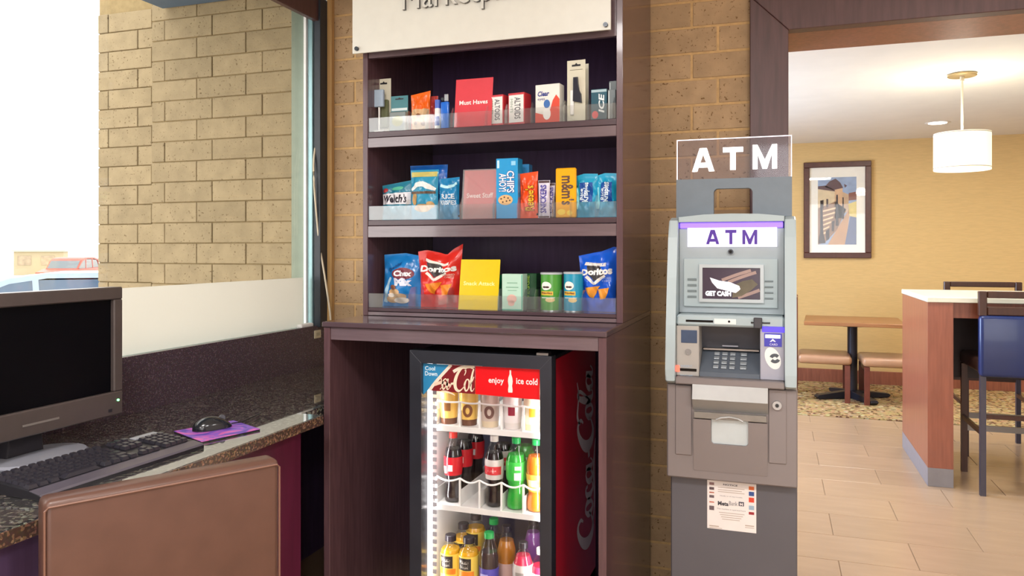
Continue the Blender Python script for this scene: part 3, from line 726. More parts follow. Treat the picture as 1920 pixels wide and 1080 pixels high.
MB().cyl((0, w / 2, 0), (0, w / 2, hh * .72), w / 2, 16).build('tube', WHITE, t, smooth=True); MB().cyl((0, w / 2, hh * .722), (0, w / 2, hh), w / 2 * .95, 16).build('cap', gm('blue_cap', '3d5fc0'), t, smooth=True)
decal(t, 'label', ink('3f58b8'), [rect2d(-w * .5, w * .5, hh * .15, hh * .45, 8, 1)], on_cyl(w / 2 + .0006, 0, w / 2))
t, w, hh = good('lighter', 'blue pocket lighter left of the red card on the top shelf', 'lighter', 826, 841, 176, 2.51, Z1)
MB().box(-w / 2, w / 2, 0, .012, 0, hh * .78, bev=.004, seg=3).build('body', gm('blue_lighter', '2d6fd6', .15), t, smooth=True)
MB().box(-w * .1, w * .42, .002, .011, hh * .785, hh, bev=.002).build('metal_hood', STEEL, t)
MB().cyl((-w * .3, .003, hh * .86), (-w * .3, .010, hh * .86), w * .2, 12).build('spark_wheel', mt('dark_steel', '4c4f54', .3, .8, var=0), t, smooth=True)
RB = gm('red_tin', 'c8373f')
for (a, b, vt), lb in zip(((916, 945, 178), (951, 985, 174)), ('red and white mint box right of the red card on the top shelf', 'red and white mint box beside the eye drop box, second from the red card')):
    t, w, hh = good('mint_box', lb, 'box', a, b, vt, 2.51, Z1, -.16, group='red and white mint boxes')
    carton(t, w * .96, hh, w * .8, RB)
    decal(t, 'white_front', ink('eeeae6'), [rect2d(-w * .43, w * .43, hh * .10, hh * .93)], fy)
    decal(t, 'lettering', ink('5b5a5f'), [vtext('ALTOIDS', -w * .10, w * .26, hh * .2, hh * .86, up=False, bold=.02)], on_y(-.0012))
    decal(t, 'small_print', ink('7a9a80'), [vtext('MINTS', -w * .34, -w * .2, hh * .4, hh * .82, up=False)], on_y(-.0012))
t, w, hh = good('eye_drop_box', 'white and orange red eye drop box with a small bottle picture on the top shelf', 'box', 1003, 1050, 158, 2.505, Z1, -.1)
carton(t, w, hh, w * .5, gm('white_carton', 'eceae4')); decal(t, 'red_print', ink('dd4b35'), [poly2d([(-w * .5, .002), (w * .5, .002), (w * .5, hh * .6), (w * .36, hh * .72), (w * .22, hh * .58), (w * .12, hh * .36), (-w * .2, hh * .24), (-w * .5, hh * .3)])], fy)
decal(t, 'printed_bottle', ink('f4f4f2'), [ell2d(-.02 * w, hh * .25, w * .16, hh * .15)], on_y(-.0010)); decal(t, 'printed_cap', ink('3f6fb4'), [ell2d(-.02 * w, hh * .5, w * .13, hh * .11)], on_y(-.0010))
decal(t, 'lettering', ink('33408f'), [text2d('Clear', -w * .40, w * .08, hh * .70, hh * .83, bold=.03, shear=.2), text2d('eyes', -w * .40, -w * .1, hh * .58, hh * .65)], on_y(-.0011))
for (a, b, vt, Y), lb in zip(((1063, 1098, 113, 2.515), (1070, 1104, 121, 2.575)), ('tall cream hanging card pack with a black device on the top shelf', 'tall cream card pack standing behind the one with the black device')):
    t, w, hh = good('blister_pack', lb, 'blister pack', a, b, vt, Y, Z1, -.08)
    hangcard(t, w, hh, CARDW)
    if Y < 2.55:
        MB().prism([(-w * .14, hh * .34), (w * .34, hh * .3), (w * .3, hh * .45), (w * .16, hh * .5), (w * .12, hh * .72), (-w * .12, hh * .72)], 'y', -.012, -.0006, bev=.002).build('device', DARKP, t)
        MB().box(-w * .3, -w * .1, -.008, -.0006, hh * .12, hh * .52, bev=.002).build('plug', WHITE, t)
        decal(t, 'small_print', ink('8a8672'), [rect2d(-w * .35, w * .35, hh * .84, hh * .85)], fy)
for (a, b, vt, Y), lb in zip(((1108, 1138, 167, 2.51), (1140, 1154, 168, 2.512), (1142, 1156, 152, 2.56)), ('dark teal gum pack lettered ICE near the right end of the top shelf', 'grey edged gum pack at the right end of the top shelf', 'tall grey pack behind the gum at the right end of the top shelf')):
    t, w, hh = good('gum_pack', lb, 'pack', a, b, vt, Y, Z1, -.05)
    carton(t, w, hh, .014, gm('dark_teal_pack', '2d5b6c') if b < 1139 else gm('grey_pack', '7f8a8e'))
    if b < 1139:
        decal(t, 'lettering', ink('e9f2f4'), [vtext('ICE', -w * .02, w * .34, hh * .25, hh * .85, bold=.03, shear=.2)], fy)
        decal(t, 'red_roundel', ink('e0555c'), [ell2d(-w * .24, hh * .2, w * .2, hh * .12)], fy)
        decal(t, 'pale_edge', ink('a9c4cc'), [rect2d(-w * .48, w * .48, hh * .9, hh * .98)], fy)
    else: decal(t, 'pale_edge', ink('c9d4d6'), [rect2d(-w * .46, -w * .3, hh * .04, hh * .96)], fy)

# -- middle shelf
t, w, hh = good('fruit_snack_pouch', 'teal fruit snack pouch with a white name band at the left of the middle shelf', 'pouch', 713, 770, 341, 2.53, Z2, 0)
fm = pouch(t, w, hh, .03, gm('deep_teal_foil', '2a7d97'), top=[(-1, -.012), (1, .006)], seed=5)
decal(t, 'name_band', ink('e9e7ee'), [poly2d([(-w * .47, hh * .42), (w * .47, hh * .48), (w * .47, hh * .76), (-w * .45, hh * .68)]) if 0 else rect2d(-w * .46, w * .46, hh * .42, hh * .72, 12, 4)], fm)
decal(t, 'lettering', ink('1f1a2c'), [text2d("Welch's", -w * .42, w * .36, hh * .46, hh * .68, bold=.03, shear=.15)], lambda x, z: (lambda p: (p[0], p[1] - .0012, p[2]))(fm(x, z)))
decal(t, 'printed_fruit', ink('b23a3f'), [ell2d(-w * .36, hh * .82, w * .1, hh * .07)], fm); decal(t, 'printed_leaf', ink('5fc0a0'), [ell2d(w * .05, hh * .84, w * .2, hh * .05)], fm)
t, w, hh = good('snack_bag', 'plain bright blue snack bag behind the gold topped trail mix', 'bag', 765, 836, 309, 2.62, Z2)
pouch(t, w, hh, .035, gm('bright_blue_foil', '1f6fd0'), seed=6)
t, w, hh = good('trail_mix_pouch', 'gold, white and teal trail mix pouch in front of the plain blue bag', 'pouch', 766, 819, 318, 2.52, Z2)
fm = pouch(t, w, hh, .035, gm('teal_blue_foil', '2f93b8'), seed=7)
up = lambda k: (lambda x, z: (lambda p: (p[0], p[1] - k, p[2]))(fm(x, z)))
decal(t, 'gold_top', ink('c8bb6a'), [rect2d(-w * .46, w * .46, hh * .86, hh * .96, 10, 2)], fm)
decal(t, 'white_swoosh', ink('eef0ee'), [ribbon2d([(-.42 * w, hh * .60, .01), (-.1 * w, hh * .72, hh * .1), (.2 * w, hh * .66, hh * .1), (.42 * w, hh * .6, .01)])], up(.0008))
decal(t, 'brown_band', ink('5f4a3a'), [rect2d(-w * .42, w * .42, hh * .52, hh * .57, 10, 1)], up(.0006))
decal(t, 'printed_nuts', ink('c09a62'), [ell2d(-.3 * w, hh * .42, .1 * w, .12 * hh), ell2d(0, hh * .24, .3 * w, .08 * hh), ell2d(.25 * w, hh * .3, .14 * w, .07 * hh)], up(.0006))
t, w, hh = good('snack_pouch', 'small blue pouch right of the trail mix on the middle shelf', 'pouch', 820, 859, 334, 2.525, Z2)
fm = pouch(t, w, hh, .028, gm('cyan_blue_foil', '1d7fb4'), top=[(-1, -.002), (1, .004)], seed=9)
decal(t, 'white_flash', ink('bfeaf2'), [ribbon2d([(-.4 * w, hh * .84, .006), (0, hh * .78, .01), (.4 * w, hh * .86, .005)])], fm)
decal(t, 'lettering', ink('e2eef6'), [text2d('RICE', -w * .3, w * .3, hh * .5, hh * .62, bold=.03), text2d('KRISPIES', -w * .36, w * .36, hh * .36, hh * .47, bold=.03)], fm)
t, w, hh = good('cookie_box', 'tall blue cookie box with a cookie picture right of the pink red card', 'box', 930, 971, 297, 2.50, Z2, -.02)
carton(t, w, hh, .05, gm('sky_blue_carton', '2b9ad6'))
decal(t, 'lettering_shadow', ink('1d4f9a'), [vtext('CHIPS', -w * .02, w * .36, hh * .42, hh * .80, up=False, bold=.09), vtext('AHOY!', -w * .38, -w * .0, hh * .44, hh * .76, up=False, bold=.09)], fy)
decal(t, 'lettering', ink('f5f7fa'), [vtext('CHIPS', 0, w * .34, hh * .43, hh * .79, up=False, bold=.02), vtext('AHOY!', -w * .36, -w * .02, hh * .45, hh * .75, up=False, bold=.02)], on_y(-.0011))
decal(t, 'printed_cookie', ink('d9b07a'), [ell2d(-w * .06, hh * .31, w * .34, hh * .085)], on_y(-.0013))
decal(t, 'printed_chip', ink('4a2c22'), [ell2d(-w * .06 + a * w, hh * .31 + c * hh, w * .04, hh * .014, 8) for a, c in ((-.2, .02), (-.05, .045), (.12, .03), (.2, -.01), (-.12, -.035), (.05, -.02))], on_y(-.0017))
decal(t, 'pale_corner', ink('8fd0f0'), [rect2d(w * .2, w * .4, hh * .88, hh * .95)], fy); decal(t, 'pale_corner', ink('bfe4f6'), [rect2d(-w * .45, -w * .35, hh * .84, hh * .97)], fy)
t, w, hh = good('small_blue_box', 'small blue box peeping out behind the orange peanut butter cup pack', 'box', 979, 992, 308, 2.60, Z2); carton(t, w, hh, .04, gm('mid_blue_carton', '3f8fc8'))
t, w, hh = good('candy_pack', 'orange red candy pack with yellow lettering right of the cookie box', 'candy', 973, 1007, 323, 2.51, Z2)
fm = pouch(t, w, hh, .022, gm('orange_red_foil', 'f0501c'), top=[(-1, -.004), (1, .003)], seed=11, crimp=.09); up = lambda k: (lambda x, z: (lambda p: (p[0], p[1] - k, p[2]))(fm(x, z)))
decal(t, 'lettering_shadow', ink('8a2a10'), [vtext("Reese's", -w * .18, w * .34, hh * .16, hh * .72, bold=.07)], up(.0002)); decal(t, 'lettering', ink('f6c62a'), [vtext("Reese's", -w * .14, w * .30, hh * .17, hh * .71, bold=.02)], up(.0009))
for (a, b, vt, Y), lb in zip(((1008, 1030, 338, 2.51), (1028, 1040, 343, 2.53)), ('white and violet candy bar standing right of the orange red candy pack', 'white and violet candy bar half hidden behind the yellow candy pack')):
    t, w, hh = good('candy_bar', lb, 'candy', a, b, vt, Y, Z2, 0, 0, 'white and violet candy bars')
    fm = pouch(t, w, hh, .016, gm('lilac_white_foil', 'd6cfe0'), seed=12, crimp=.06, wr=.4)
    decal(t, 'dark_edge', ink('4a2b30'), [rect2d(-w * .46, w * .46, hh * .93, hh * .99, 6, 1), rect2d(-w * .44, w * .44, hh * .02, hh * .06, 6, 1)], fm)
    decal(t, 'lettering', ink('463a9a'), [vtext('SNICKERS', -w * .28, w * .24, hh * .14, hh * .88, bold=.03)], fm)
t, w, hh = good('candy_pack', 'yellow candy pack with brown lettering left of the teal treat packs', 'candy', 1041, 1080, 315, 2.505, Z2, -.06)
carton(t, w, hh, .014, gm('yellow_orange_pack', 'f0ac14'), bev=.004)
decal(t, 'lettering', ink('5c4030'), [vtext('m&m\'s', -w * .2, w * .42, hh * .26, hh * .84, up=False, bold=.03)], fy); decal(t, 'printed_sweet', ink('f7d23a'), [ell2d(-w * .2, hh * .12, w * .2, hh * .06), ell2d(w * .2, hh * .1, w * .14, hh * .05)], on_y(-.0009))
for (a, b, vt), lb in zip(((1076, 1119, 326), (1116, 1155, 325)), ('teal blue treat pack next to the yellow candy pack on the middle shelf', 'teal blue treat pack at the right end of the middle shelf')):
    t, w, hh = good('treat_pack', lb, 'candy', a, b, vt, 2.51, Z2, -.04, 0, 'teal blue treat packs')
    fm = pouch(t, w, hh, .03, gm('treat_teal_foil', '1f9fc8'), top=[(-1, -.006), (-.2, .002), (1, .0)], seed=a, crimp=.1)
    decal(t, 'blue_panel', ink('1d4f9e'), [rect2d(-w * .25, w * .3, hh * .36, hh * .8, 8, 8)], fm)
    up = lambda k: (lambda x, z: (lambda p: (p[0], p[1] - k, p[2]))(fm(x, z)))
    decal(t, 'lettering', ink('e6f4fa'), [vtext('Krispies', -w * .12, w * .2, hh * .36, hh * .8, bold=.03), vtext('Rice', -w * .24, -w * .1, hh * .4, hh * .66, bold=.02)], up(.0010))
    decal(t, 'pale_flash', ink('9be6f0'), [ribbon2d([(-.42 * w, hh * .7, .004), (-.36 * w, hh * .45, .008), (-.4 * w, hh * .2, .006)])], fm)

# -- bottom shelf
def taper(a, b): return lambda v: a + (b - a) * v - .05 * math.sin(math.pi * v)
t, w, hh = good('snack_mix_bag', 'blue snack mix bag at the left end of the bottom shelf', 'bag', 712, 786, 477, 2.53, Z3, .06)
fm = pouch(t, w, hh, .055, gm('snack_blue_foil', '1f7cc4', .2), top=[(-1, -.002), (.2, .004), (1, -.006)], side=taper(1, .9), seed=21); up = lambda k: (lambda x, z: (lambda p: (p[0], p[1] - k, p[2]))(fm(x, z)))
decal(t, 'pale_side', ink('a6cfe6'), [poly2d([(-w * .45, hh * .04), (-w * .30, hh * .04), (-w * .18, hh * .50), (-w * .26, hh * .56)]) if 0 else ribbon2d([(-w * .4, hh * .08, w * .10), (-w * .34, hh * .3, w * .08), (-w * .22, hh * .56, w * .04)])], fm)
decal(t, 'printed_oval', ink('7d2d3c'), [ell2d(w * .08, hh * .63, w * .26, hh * .11)], up(.0006)); decal(t, 'lettering', ink('f4f2f6'), [text2d('Chex', -w * .12, w * .28, hh * .58, hh * .69, bold=.05)], up(.0016))
decal(t, 'lettering', ink('e3e6f6'), [text2d('Mix', -w * .12, w * .30, hh * .40, hh * .55, bold=.08)], up(.0012)); decal(t, 'flavour_line', ink('15407e'), [rot2d(text2d('Cheddar', -w * .32, w * .06, hh * .74, hh * .80, bold=.02), -w * .1, hh * .77, .5)], up(.0008))
decal(t, 'printed_pieces', ink('cfa878'), [ell2d(-w * .14, hh * .28, w * .14, hh * .07), ell2d(-w * .02, hh * .2, w * .16, hh * .06), ell2d(-w * .2, hh * .14, w * .16, hh * .07)], up(.0009)); decal(t, 'printed_pretzel', ink('8a5238'), [ell2d(-w * .16, hh * .37, w * .07, hh * .05)], up(.0012)); decal(t, 'printed_cube', ink('f1e3d4'), [ell2d(w * .02, hh * .12, w * .18, hh * .06), ell2d(-w * .22, hh * .22, w * .08, hh * .04)], up(.0013))
def chipbag(label, u0, u1, vt, m, top, chips, seed, rz, bg2, side):
    t, w, hh = good('chip_bag', label, 'bag', u0, u1, vt, 2.53, Z3, rz)
    fm = pouch(t, w, hh, .06, m, top=top, side=side, seed=seed, wr=1.5); up = lambda k: (lambda x, z: (lambda p: (p[0], p[1] - k, p[2]))(fm(x, z)))
    decal(t, 'logo_outline', ink('f2ece2'), [ribbon2d([(-w * .30, hh * .84, .003), (-w * .02, hh * .80, .005), (w * .24, hh * .78, .003)]), ribbon2d([(-w * .26, hh * .62, .004), (-w * .06, hh * .50, .006), (w * .10, hh * .58, .005), (w * .2, hh * .63, .003)])], up(.0004))
    decal(t, 'logo_triangle', ink('3a3434'), [([(-w * .24, hh * .80), (w * .06, hh * .78), (w * .20, hh * .64), (-w * .05, hh * .54), (-w * .2, hh * .64)], [(0, 1, 2, 3, 4)])], up(.0006))
    decal(t, 'lettering', ink('fbf9f4'), [text2d('Doritos', -w * .38, w * .38, hh * .635, hh * .745, bold=.05)], up(.0016))
    decal(t, 'printed_chip', ink(chips), [([(-w * .30, hh * .42), (w * .10, hh * .46), (-w * .08, hh * .24), (-w * .16, hh * .26)], [(0, 1, 2, 3)]), ([(w * .06, hh * .40), (w * .32, hh * .43), (w * .22, hh * .24), (w * .10, hh * .22)], [(0, 1, 2, 3)])], up(.0010))
    decal(t, 'flavour_line', ink(bg2), [text2d('FLAVORED', w * .1, w * .34, hh * .57, hh * .60), text2d('CHIPS', w * .14, w * .34, hh * .53, hh * .56)], up(.0008))
chipbag('red corn chip bag with a spiky top corner beside the yellow card', 778, 862, 472, gm('red_chip_foil', 'dc3128', .2), [(-1, .0), (-.6, .006), (0, -.004), (.3, -.012), (.6, .01), (1, .028)], 'ef8a22', 31, .03, 'f6d9c8', taper(.88, 1.0))
chipbag('blue corn chip bag at the right end of the bottom shelf', 1080, 1156, 478, gm('blue_chip_foil', '1f5fd6', .2), [(-1, -.004), (-.3, .006), (.2, .012), (.8, .028), (1, .022)], 'f2a23c', 37, -.04, 'a9c4f2', taper(.86, 1.0))
t, w, hh = good('snack_bar_box', 'pale green snack bar box right of the yellow card', 'box', 941, 980, 514, 2.505, Z3, -.02); carton(t, w, hh, .05, gm('mint_carton', 'bfe0cc'))
decal(t, 'printed_flower', ink('e8b7a8'), [ell2d(-w * .02, hh * .32, w * .24, hh * .12), ell2d(-w * .05, hh * .2, w * .16, hh * .08)], fy); decal(t, 'green_edge', ink('5fb39a'), [rect2d(-w * .49, w * .49, 0.001, hh * .04), rect2d(w * .44, w * .49, 0.001, hh * .98)], fy); decal(t, 'small_print', ink('8fbba0'), [rect2d(-w * .3, w * .3, hh * .62, hh * .65), rect2d(-w * .22, w * .22, hh * .54, hh * .56), rect2d(-w * .25, w * .25, hh * .74, hh * .77)], fy)
t, w, hh = good('green_box', 'deep green box half hidden behind the yellow card', 'box', 922, 941, 516, 2.60, Z3); carton(t, w, hh, .06, gm('deep_green_carton', '0f6d4a'))
t, w, hh = good('green_pack', 'dark green pack with pale lettering between the mint green box and the chip cans', 'pack', 982, 1006, 513, 2.57, Z3); carton(t, w, hh, .05, gm('dark_green_carton', '1f4a2c')); decal(t, 'lettering', ink('9cc04a'), [vtext('VEGGIE', -w * .35, -w * .05, hh * .3, hh * .94, bold=.02)], fy)
def chipcan(label, u0, u1, vt, m, Y=2.505):
    t, w, hh = good('chip_can', label, 'can', u0, u1, vt, Y, Z3); r = w / 2 * .96
    MB().lathe([(r, 0), (r, hh - .006)], 28, c=(0, r, 0)).build('tube', m, t, smooth=True)
    MB().lathe([(r + .0012, hh - .0055), (r + .0012, hh), (r - .002, hh + .001)], 28, c=(0, r, 0)).build('lid', clear('lid_plastic', 1.5, 'e9eef2', .2, veil=.5), t, smooth=True)
    MB().lathe([(r + .0008, .0), (r + .0008, .004)], 28, c=(0, r, 0)).build('metal_rim', STEEL, t, smooth=True)
    f1, f2 = on_cyl(r + .0006, 0, r, -.15), on_cyl(r + .0012, 0, r, -.15)
    o = -.06 * w
    decal(t, 'printed_oval', ink('f4efe6'), [ell2d(o, hh * .66, w * .26, hh * .11)], f1); decal(t, 'printed_moustache', ink('4a2a22'), [ell2d(o - w * .07, hh * .63, w * .1, hh * .025), ell2d(o + w * .07, hh * .63, w * .1, hh * .025)], f2)
    decal(t, 'name_banner', ink('e9bf3c'), [rect2d(o - w * .3, o + w * .34, hh * .42, hh * .52, 10, 1)], f1); decal(t, 'lettering', ink('7a2a22'), [text2d('Pringles', o - w * .26, o + w * .3, hh * .43, hh * .51, bold=.03)], f2)
    decal(t, 'printed_crisps', ink('e8c98a'), [ell2d(w * .14, hh * .30, w * .22, hh * .06)], f1); decal(t, 'white_swash', ink('eef4ee'), [rect2d(-w * .3, w * .36, hh * .345, hh * .365, 8, 1)], f1)
chipcan('green chip can on the bottom shelf, left of the blue one', 1008, 1049, 512, gm('green_can', '4f9a3a'))
chipcan('teal blue chip can on the bottom shelf, beside the blue chip bag', 1052, 1090, 511, gm('teal_can', '2496b8'))

# ================================================================== DRINKS COOLER
FX0, FX1, FYD = -1.119, -.642, 2.24
fg = thing('drinks_cooler', 'black and red glass door drinks cooler in the cabinet niche', 'fridge', (-.88, 2.55, 0))
def fp(n, m, *a, bev=0, parent=None): return box(n, m, parent or fg, *a, bev=bev, world=True)
LINER = mt('white_liner', 'eceae8', .35, var=.02)
fp('top_case', BLACK, FX0 + .005, FX1 - .004, FYD + .05, 2.86, 1.000, 1.012, bev=.002)
fp('bottom_case', BLACK, FX0 + .005, FX1 - .004, FYD + .05, 2.86, .02, .14, bev=.002)
fp('left_case', BLACK, FX0 + .005, FX0 + .012, FYD + .05, 2.86, .141, .999)
RS = fp('right_case', mt('red_side', 'c01a30', .3, var=.08, scale=3, coat=.2), FX1 - .012, FX1 - .004, FYD + .062, 2.86, .06, .999)
fp('corner_strip', BLACK, FX1 - .0125, FX1 - .003, FYD + .05, FYD + .0615, .06, .999)
fp('back_case', BLACK, FX0 + .0125, FX1 - .0125, 2.83, 2.86, .141, .999)
fp('liner_left', LINER, FX0 + .0125, FX0 + .036, FYD + .055, 2.80, .141, .999)
fp('liner_right', LINER, FX1 - .036, FX1 - .0125, FYD + .055, 2.80, .141, .999)
fp('liner_back', mt('grey_liner', '5f5d74', .4, var=.05), FX0 + .0365, FX1 - .0365, 2.80, 2.829, .141, .999)
fp('liner_top', LINER, FX0 + .0365, FX1 - .0365, FYD + .055, 2.799, .985, .999)
fp('kick_plate', BLACK, FX0 + .02, FX1 - .02, FYD + .012, FYD + .049, .02, .056)
LED = mt('cool_led', 'f4f6ff', .4, var=0, emit=1.3)
for i, x in enumerate((FX0 + .046, FX1 - .046)):
    st = fp('led_strip', LED, x - .0055, x + .0055, FYD + .060, FYD + .066, .15, .97)
    area('cooler_led_light', (x + (.012 if i == 0 else -.012), FYD + .075, .56), .82, .75, (1, .97, .96), sy=.012, rot=(R(90), R(90), R(-35 if i == 0 else 35)))
b = MB()
for q in range(34): b.box(FX0 + .054, FX0 + .068, FYD + .060, FYD + .064, .155 + q * .0245, .155 + q * .0245 + .013)
b.build('pilaster_slots', mt('grey_strip', 'b9b5bd', .4, var=0), fg, world=True, kind='stuff')
area('cooler_top_light', (-.88, 2.42, .982), .3, .55, (1, .97, .95), sy=.05)
# door: mitred black frame, pane, hinge
door = fp('door', BLACK, FX1 - .034, FX1, FYD, FYD + .046, .06, 1.0165) if 0 else None
FRM = mt('black_door_frame', '2c2e36', .3, var=.25, scale=5, spec=.5)
gx0, gx1, gz0, gz1 = -1.077, -.6795, .12, .976
dm = MB()
A = (FX0, FX1, .06, 1.0165)
for poly in ([(A[0], A[3]), (A[1], A[3]), (gx1, gz1), (gx0, gz1)], [(A[0], A[2]), (gx0, gz0), (gx1, gz0), (A[1], A[2])], [(A[0], A[2]), (A[0], A[3]), (gx0, gz1), (gx0, gz0)], [(A[1], A[2]), (gx1, gz0), (gx1, gz1), (A[1], A[3])]):
    dm.prism(poly, 'y', FYD, FYD + .046, bev=.0012)
dr = dm.build('door', FRM, fg, world=True)
fp('door_pane', GLASS, gx0 - .004, gx1 + .004, FYD + .016, FYD + .021, gz0 - .004, gz1 + .004, parent=dr)
fp('hinge', STEEL, FX1 - .05, FX1 - .012, FYD + .004, FYD + .045, 1.017, 1.026, bev=.001)
# prints on the pane
gp = FYD + .0150
def q2(pts): return [(PY(u, v, gp).x, PY(u, v, gp).z) for u, v in pts]
def dfp(name, m, shapes, k=0): return decal(dr, name, m, shapes, on_y(gp - .0006 * k), world=True)
dfp('blue_print', ink('2f86b8', .3), [poly2d(q2([(789, 681), (846, 684), (791, 743)]))])
dfp('red_print', ink('7e1f26', .3), [poly2d(q2([(846.5, 684), (891, 686.5), (891, 739), (806, 732), (813, 722)]))], 0)
dfp('red_panel', ink('e0141c', .3), [poly2d(q2([(891.5, 686.5), (1012, 693), (1012, 750), (891.5, 739)]))], 0)
dfp('pale_rim', ink('e9dccb', .3), [ribbon2d([(*p, .004) for p in q2([(850, 697), (866, 689), (890, 687)])]), ribbon2d([(*p, .0025) for p in q2([(806, 731), (818, 715), (846, 684)])])], 1)
def within(sh, u0, u1, v0, v1, sel=None):
    (xa, za), (xb, zb) = q2([(u0, v1)])[0], q2([(u1, v0)])[0]
    return place2d(sh, lambda x, z: (xa + x / 6.7 * (xb - xa), za + (z + .2) / 2.0 * (zb - za)))
full = within(SCR, 790, 906, 688, 733)
clip = []
xl, xr = q2([(824, 700)])[0][0], q2([(890, 700)])[0][0]
for vs, fs in full: clip.append((vs, [f for f in fs if all(xl < vs[i][0] < xr for i in f)]))
dfp('script_lettering', ink('efdcc2', .3), clip, 2)
dfp('swoosh', ink('e9c9b4', .3), [ribbon2d([(p[0], p[1], w) for p, w in zip(q2([(815, 721), (830, 717), (846, 724)]), (.001, .005, .001))])], 2)
def tpx(t, u0, u1, v0, v1, **k):
    a, b_ = PY(u0, v1, gp), PY(u1, v0, gp); return text2d(t, a.x, b_.x, a.z, b_.z, **k)
dfp('lettering', ink('d9ecf6', .3), [tpx('Cool', 797, 816, 687, 694, bold=.02), tpx('Down', 797, 820, 697, 704, bold=.02)], 1)
dfp('lettering', ink('fbe9e6', .3), [tpx('enjoy', 916, 945, 709, 721, bold=.02), tpx('ice cold', 968, 1008, 710, 720, bold=.02)], 1)
bp_ = [(-.30, 0), (.30, 0), (.34, .12), (.26, .3), (.36, .5), (.30, .66), (.12, .82), (.12, 1), (-.12, 1), (-.12, .82), (-.30, .66), (-.36, .5), (-.26, .3), (-.34, .12)]
a0, a1 = PY(957, 736, gp), PY(957, 694, gp)
dfp('bottle_print', ink('f3e6df', .3), [([(a0.x + x * .022, a0.z + z * (a1.z - a0.z)) for x, z in bp_], [(0, 1, 2, 13), (13, 2, 3, 12), (12, 3, 4, 11), (11, 4, 5, 10), (10, 5, 6, 9), (9, 6, 7, 8)])], 1)
# script up the red side
sx = FX1 - .0030
def side(x, z): return (sx, 2.835 - (z + .2) * .134, .262 + x * .0985)
decal(RS, 'script_lettering', ink('eeeaf2', .3), SCRB, side, world=True)
# shelves with white front rail
def cshelf(z, rail, zr, scal):
    s = fp('wire_shelf', LINER, FX0 + .05, FX1 - .05, FYD + .075, 2.79, z - .018, z)
    xs = [PY(u, 800, FYD + .08).x for u in (818, 862, 899, 940, 981, 1018)]
    b = MB()
    for i in range(5):
        a, c = xs[i], xs[i + 1]; n = 8
        P = [(a + (c - a) * q / n, FYD + .082, zr - scal * math.sin(math.pi * q / n)) for q in range(n + 1)]
        b.tube(P, .0032, 6)
    b.build('front_rail', WHITE, s, world=True, smooth=True)
    for x in xs[:-1]:
        MB().box(x - .003, x + .003, FYD + .079, FYD + .085, z + .0002, zr).box(x - .001, x + .001, FYD + .0852, 2.74, z + .0002, z + .05).build('divider', WHITE, s, world=True)
ZA, ZB_, ZCc = .762, .502, .165
cshelf(ZA, 1, .842, .003); cshelf(ZB_, 1, .592, .012); cshelf(ZCc, 1, .24, .01)

# ---- drinks
def drink_at(u, v, Y, z): p = PY(u, v, Y); return (p.x, Y, z + .0004)
PROF = {
 'contour': [(.026, 0), (.029, .006), (.0295, .03), (.026, .05), (.0245, .07), (.0285, .09), (.031, .11), (.0315, .145), (.029, .165), (.021, .19), (.0135, .207), (.0125, .216)],
 'straight': [(.030, 0), (.0325, .006), (.0325, .04), (.031, .05), (.0325, .06), (.0325, .14), (.0315, .158), (.025, .182), (.0165, .203), (.0150, .214)],
 'square': [(.030, 0), (.034, .006), (.034, .15), (.032, .163), (.024, .176), (.0185, .182), (.0175, .192)],
}
def bottle(label, loc, kind, liq, capm, hh=.232, group=None, fill=.82, lab=None, name='soda_bottle', rr=1., rz=0):
    t = thing(name, label, 'bottle', loc, rz, group); pr = PROF[kind]; k = (hh - .018) / pr[-1][1]
    pr = [(r * rr, z * k) for r, z in pr]; zm = pr[-1][1]
    MB().lathe(pr, 20).build('bottle_shell', PET, t, smooth=True)
    li = []
    for i, (r, z) in enumerate(pr):
        if z < zm * fill: li.append((r * .955, max(.002, z)))
        else:
            a, b_ = pr[i - 1], (r, z); f = (zm * fill - a[1]) / (b_[1] - a[1]); li.append(((a[0] + (b_[0] - a[0]) * f) * .955, zm * fill)); break
    MB().lathe(li, 20).build('liquid', liq, t, smooth=True)
    cr = pr[-1][0] + .0014
    MB().lathe([(cr, zm - .004), (cr, zm + .013), (cr - .0015, zm + .015)], 18).build('cap', capm, t, smooth=True)
    if lab:
        z0, z1, m, prints = lab; z0 *= zm; z1 *= zm
        def rad(z):
            for (ra, za), (rb, zb) in zip(pr, pr[1:]):
                if za <= z <= zb: return ra + (rb - ra) * (z - za) / (zb - za)
            return pr[-1][0]
        zs = sorted({z0, z1, *[z for _, z in pr if z0 < z < z1]})
        lb = MB().lathe([(rad(z) + .0006, z) for z in zs], 24).build('label', m, t, smooth=True)
        for nm, im, sh in prints:
            R_ = max(rad(z0), rad((z0 + z1) / 2))
            decal(lb, nm, im, sh(z0, z1), lambda x, z: (lambda r: (r * math.sin(x / R_), -r * math.cos(x / R_), z))(rad(z) + .0016))
    return t
COLA = mt('cola', '1c1018', .1, var=0, coat=.3); GRN = mt('lime_soda', '2fae3e', .1, var=0, coat=.3, emit=.0); ORG = mt('orange_soda', 'f07a1e', .12, var=0, coat=.2)
CAPR, CAPW, CAPG, CAPK = gm('red_cap', 'd8352f'), gm('white_cap', 'dcd8d4'), gm('green_cap', '1fa050'), gm('black_cap', '2a2630')
RL, SL = gm('red_label', 'd01f2c'), gm('silver_label', 'd4ccc8'); 
def pr_red(z0, z1): h_ = z1 - z0; return [rect2d(-.004, .010, z0 + h_ * .25, z0 + h_ * .6), rect2d(-.024, -.012, z0 + h_ * .1, z0 + h_ * .5)]
def pr_diet(z0, z1): h_ = z1 - z0; return [rect2d(-.030, .034, z0 + h_ * .26, z0 + h_ * .68, 10, 1)]
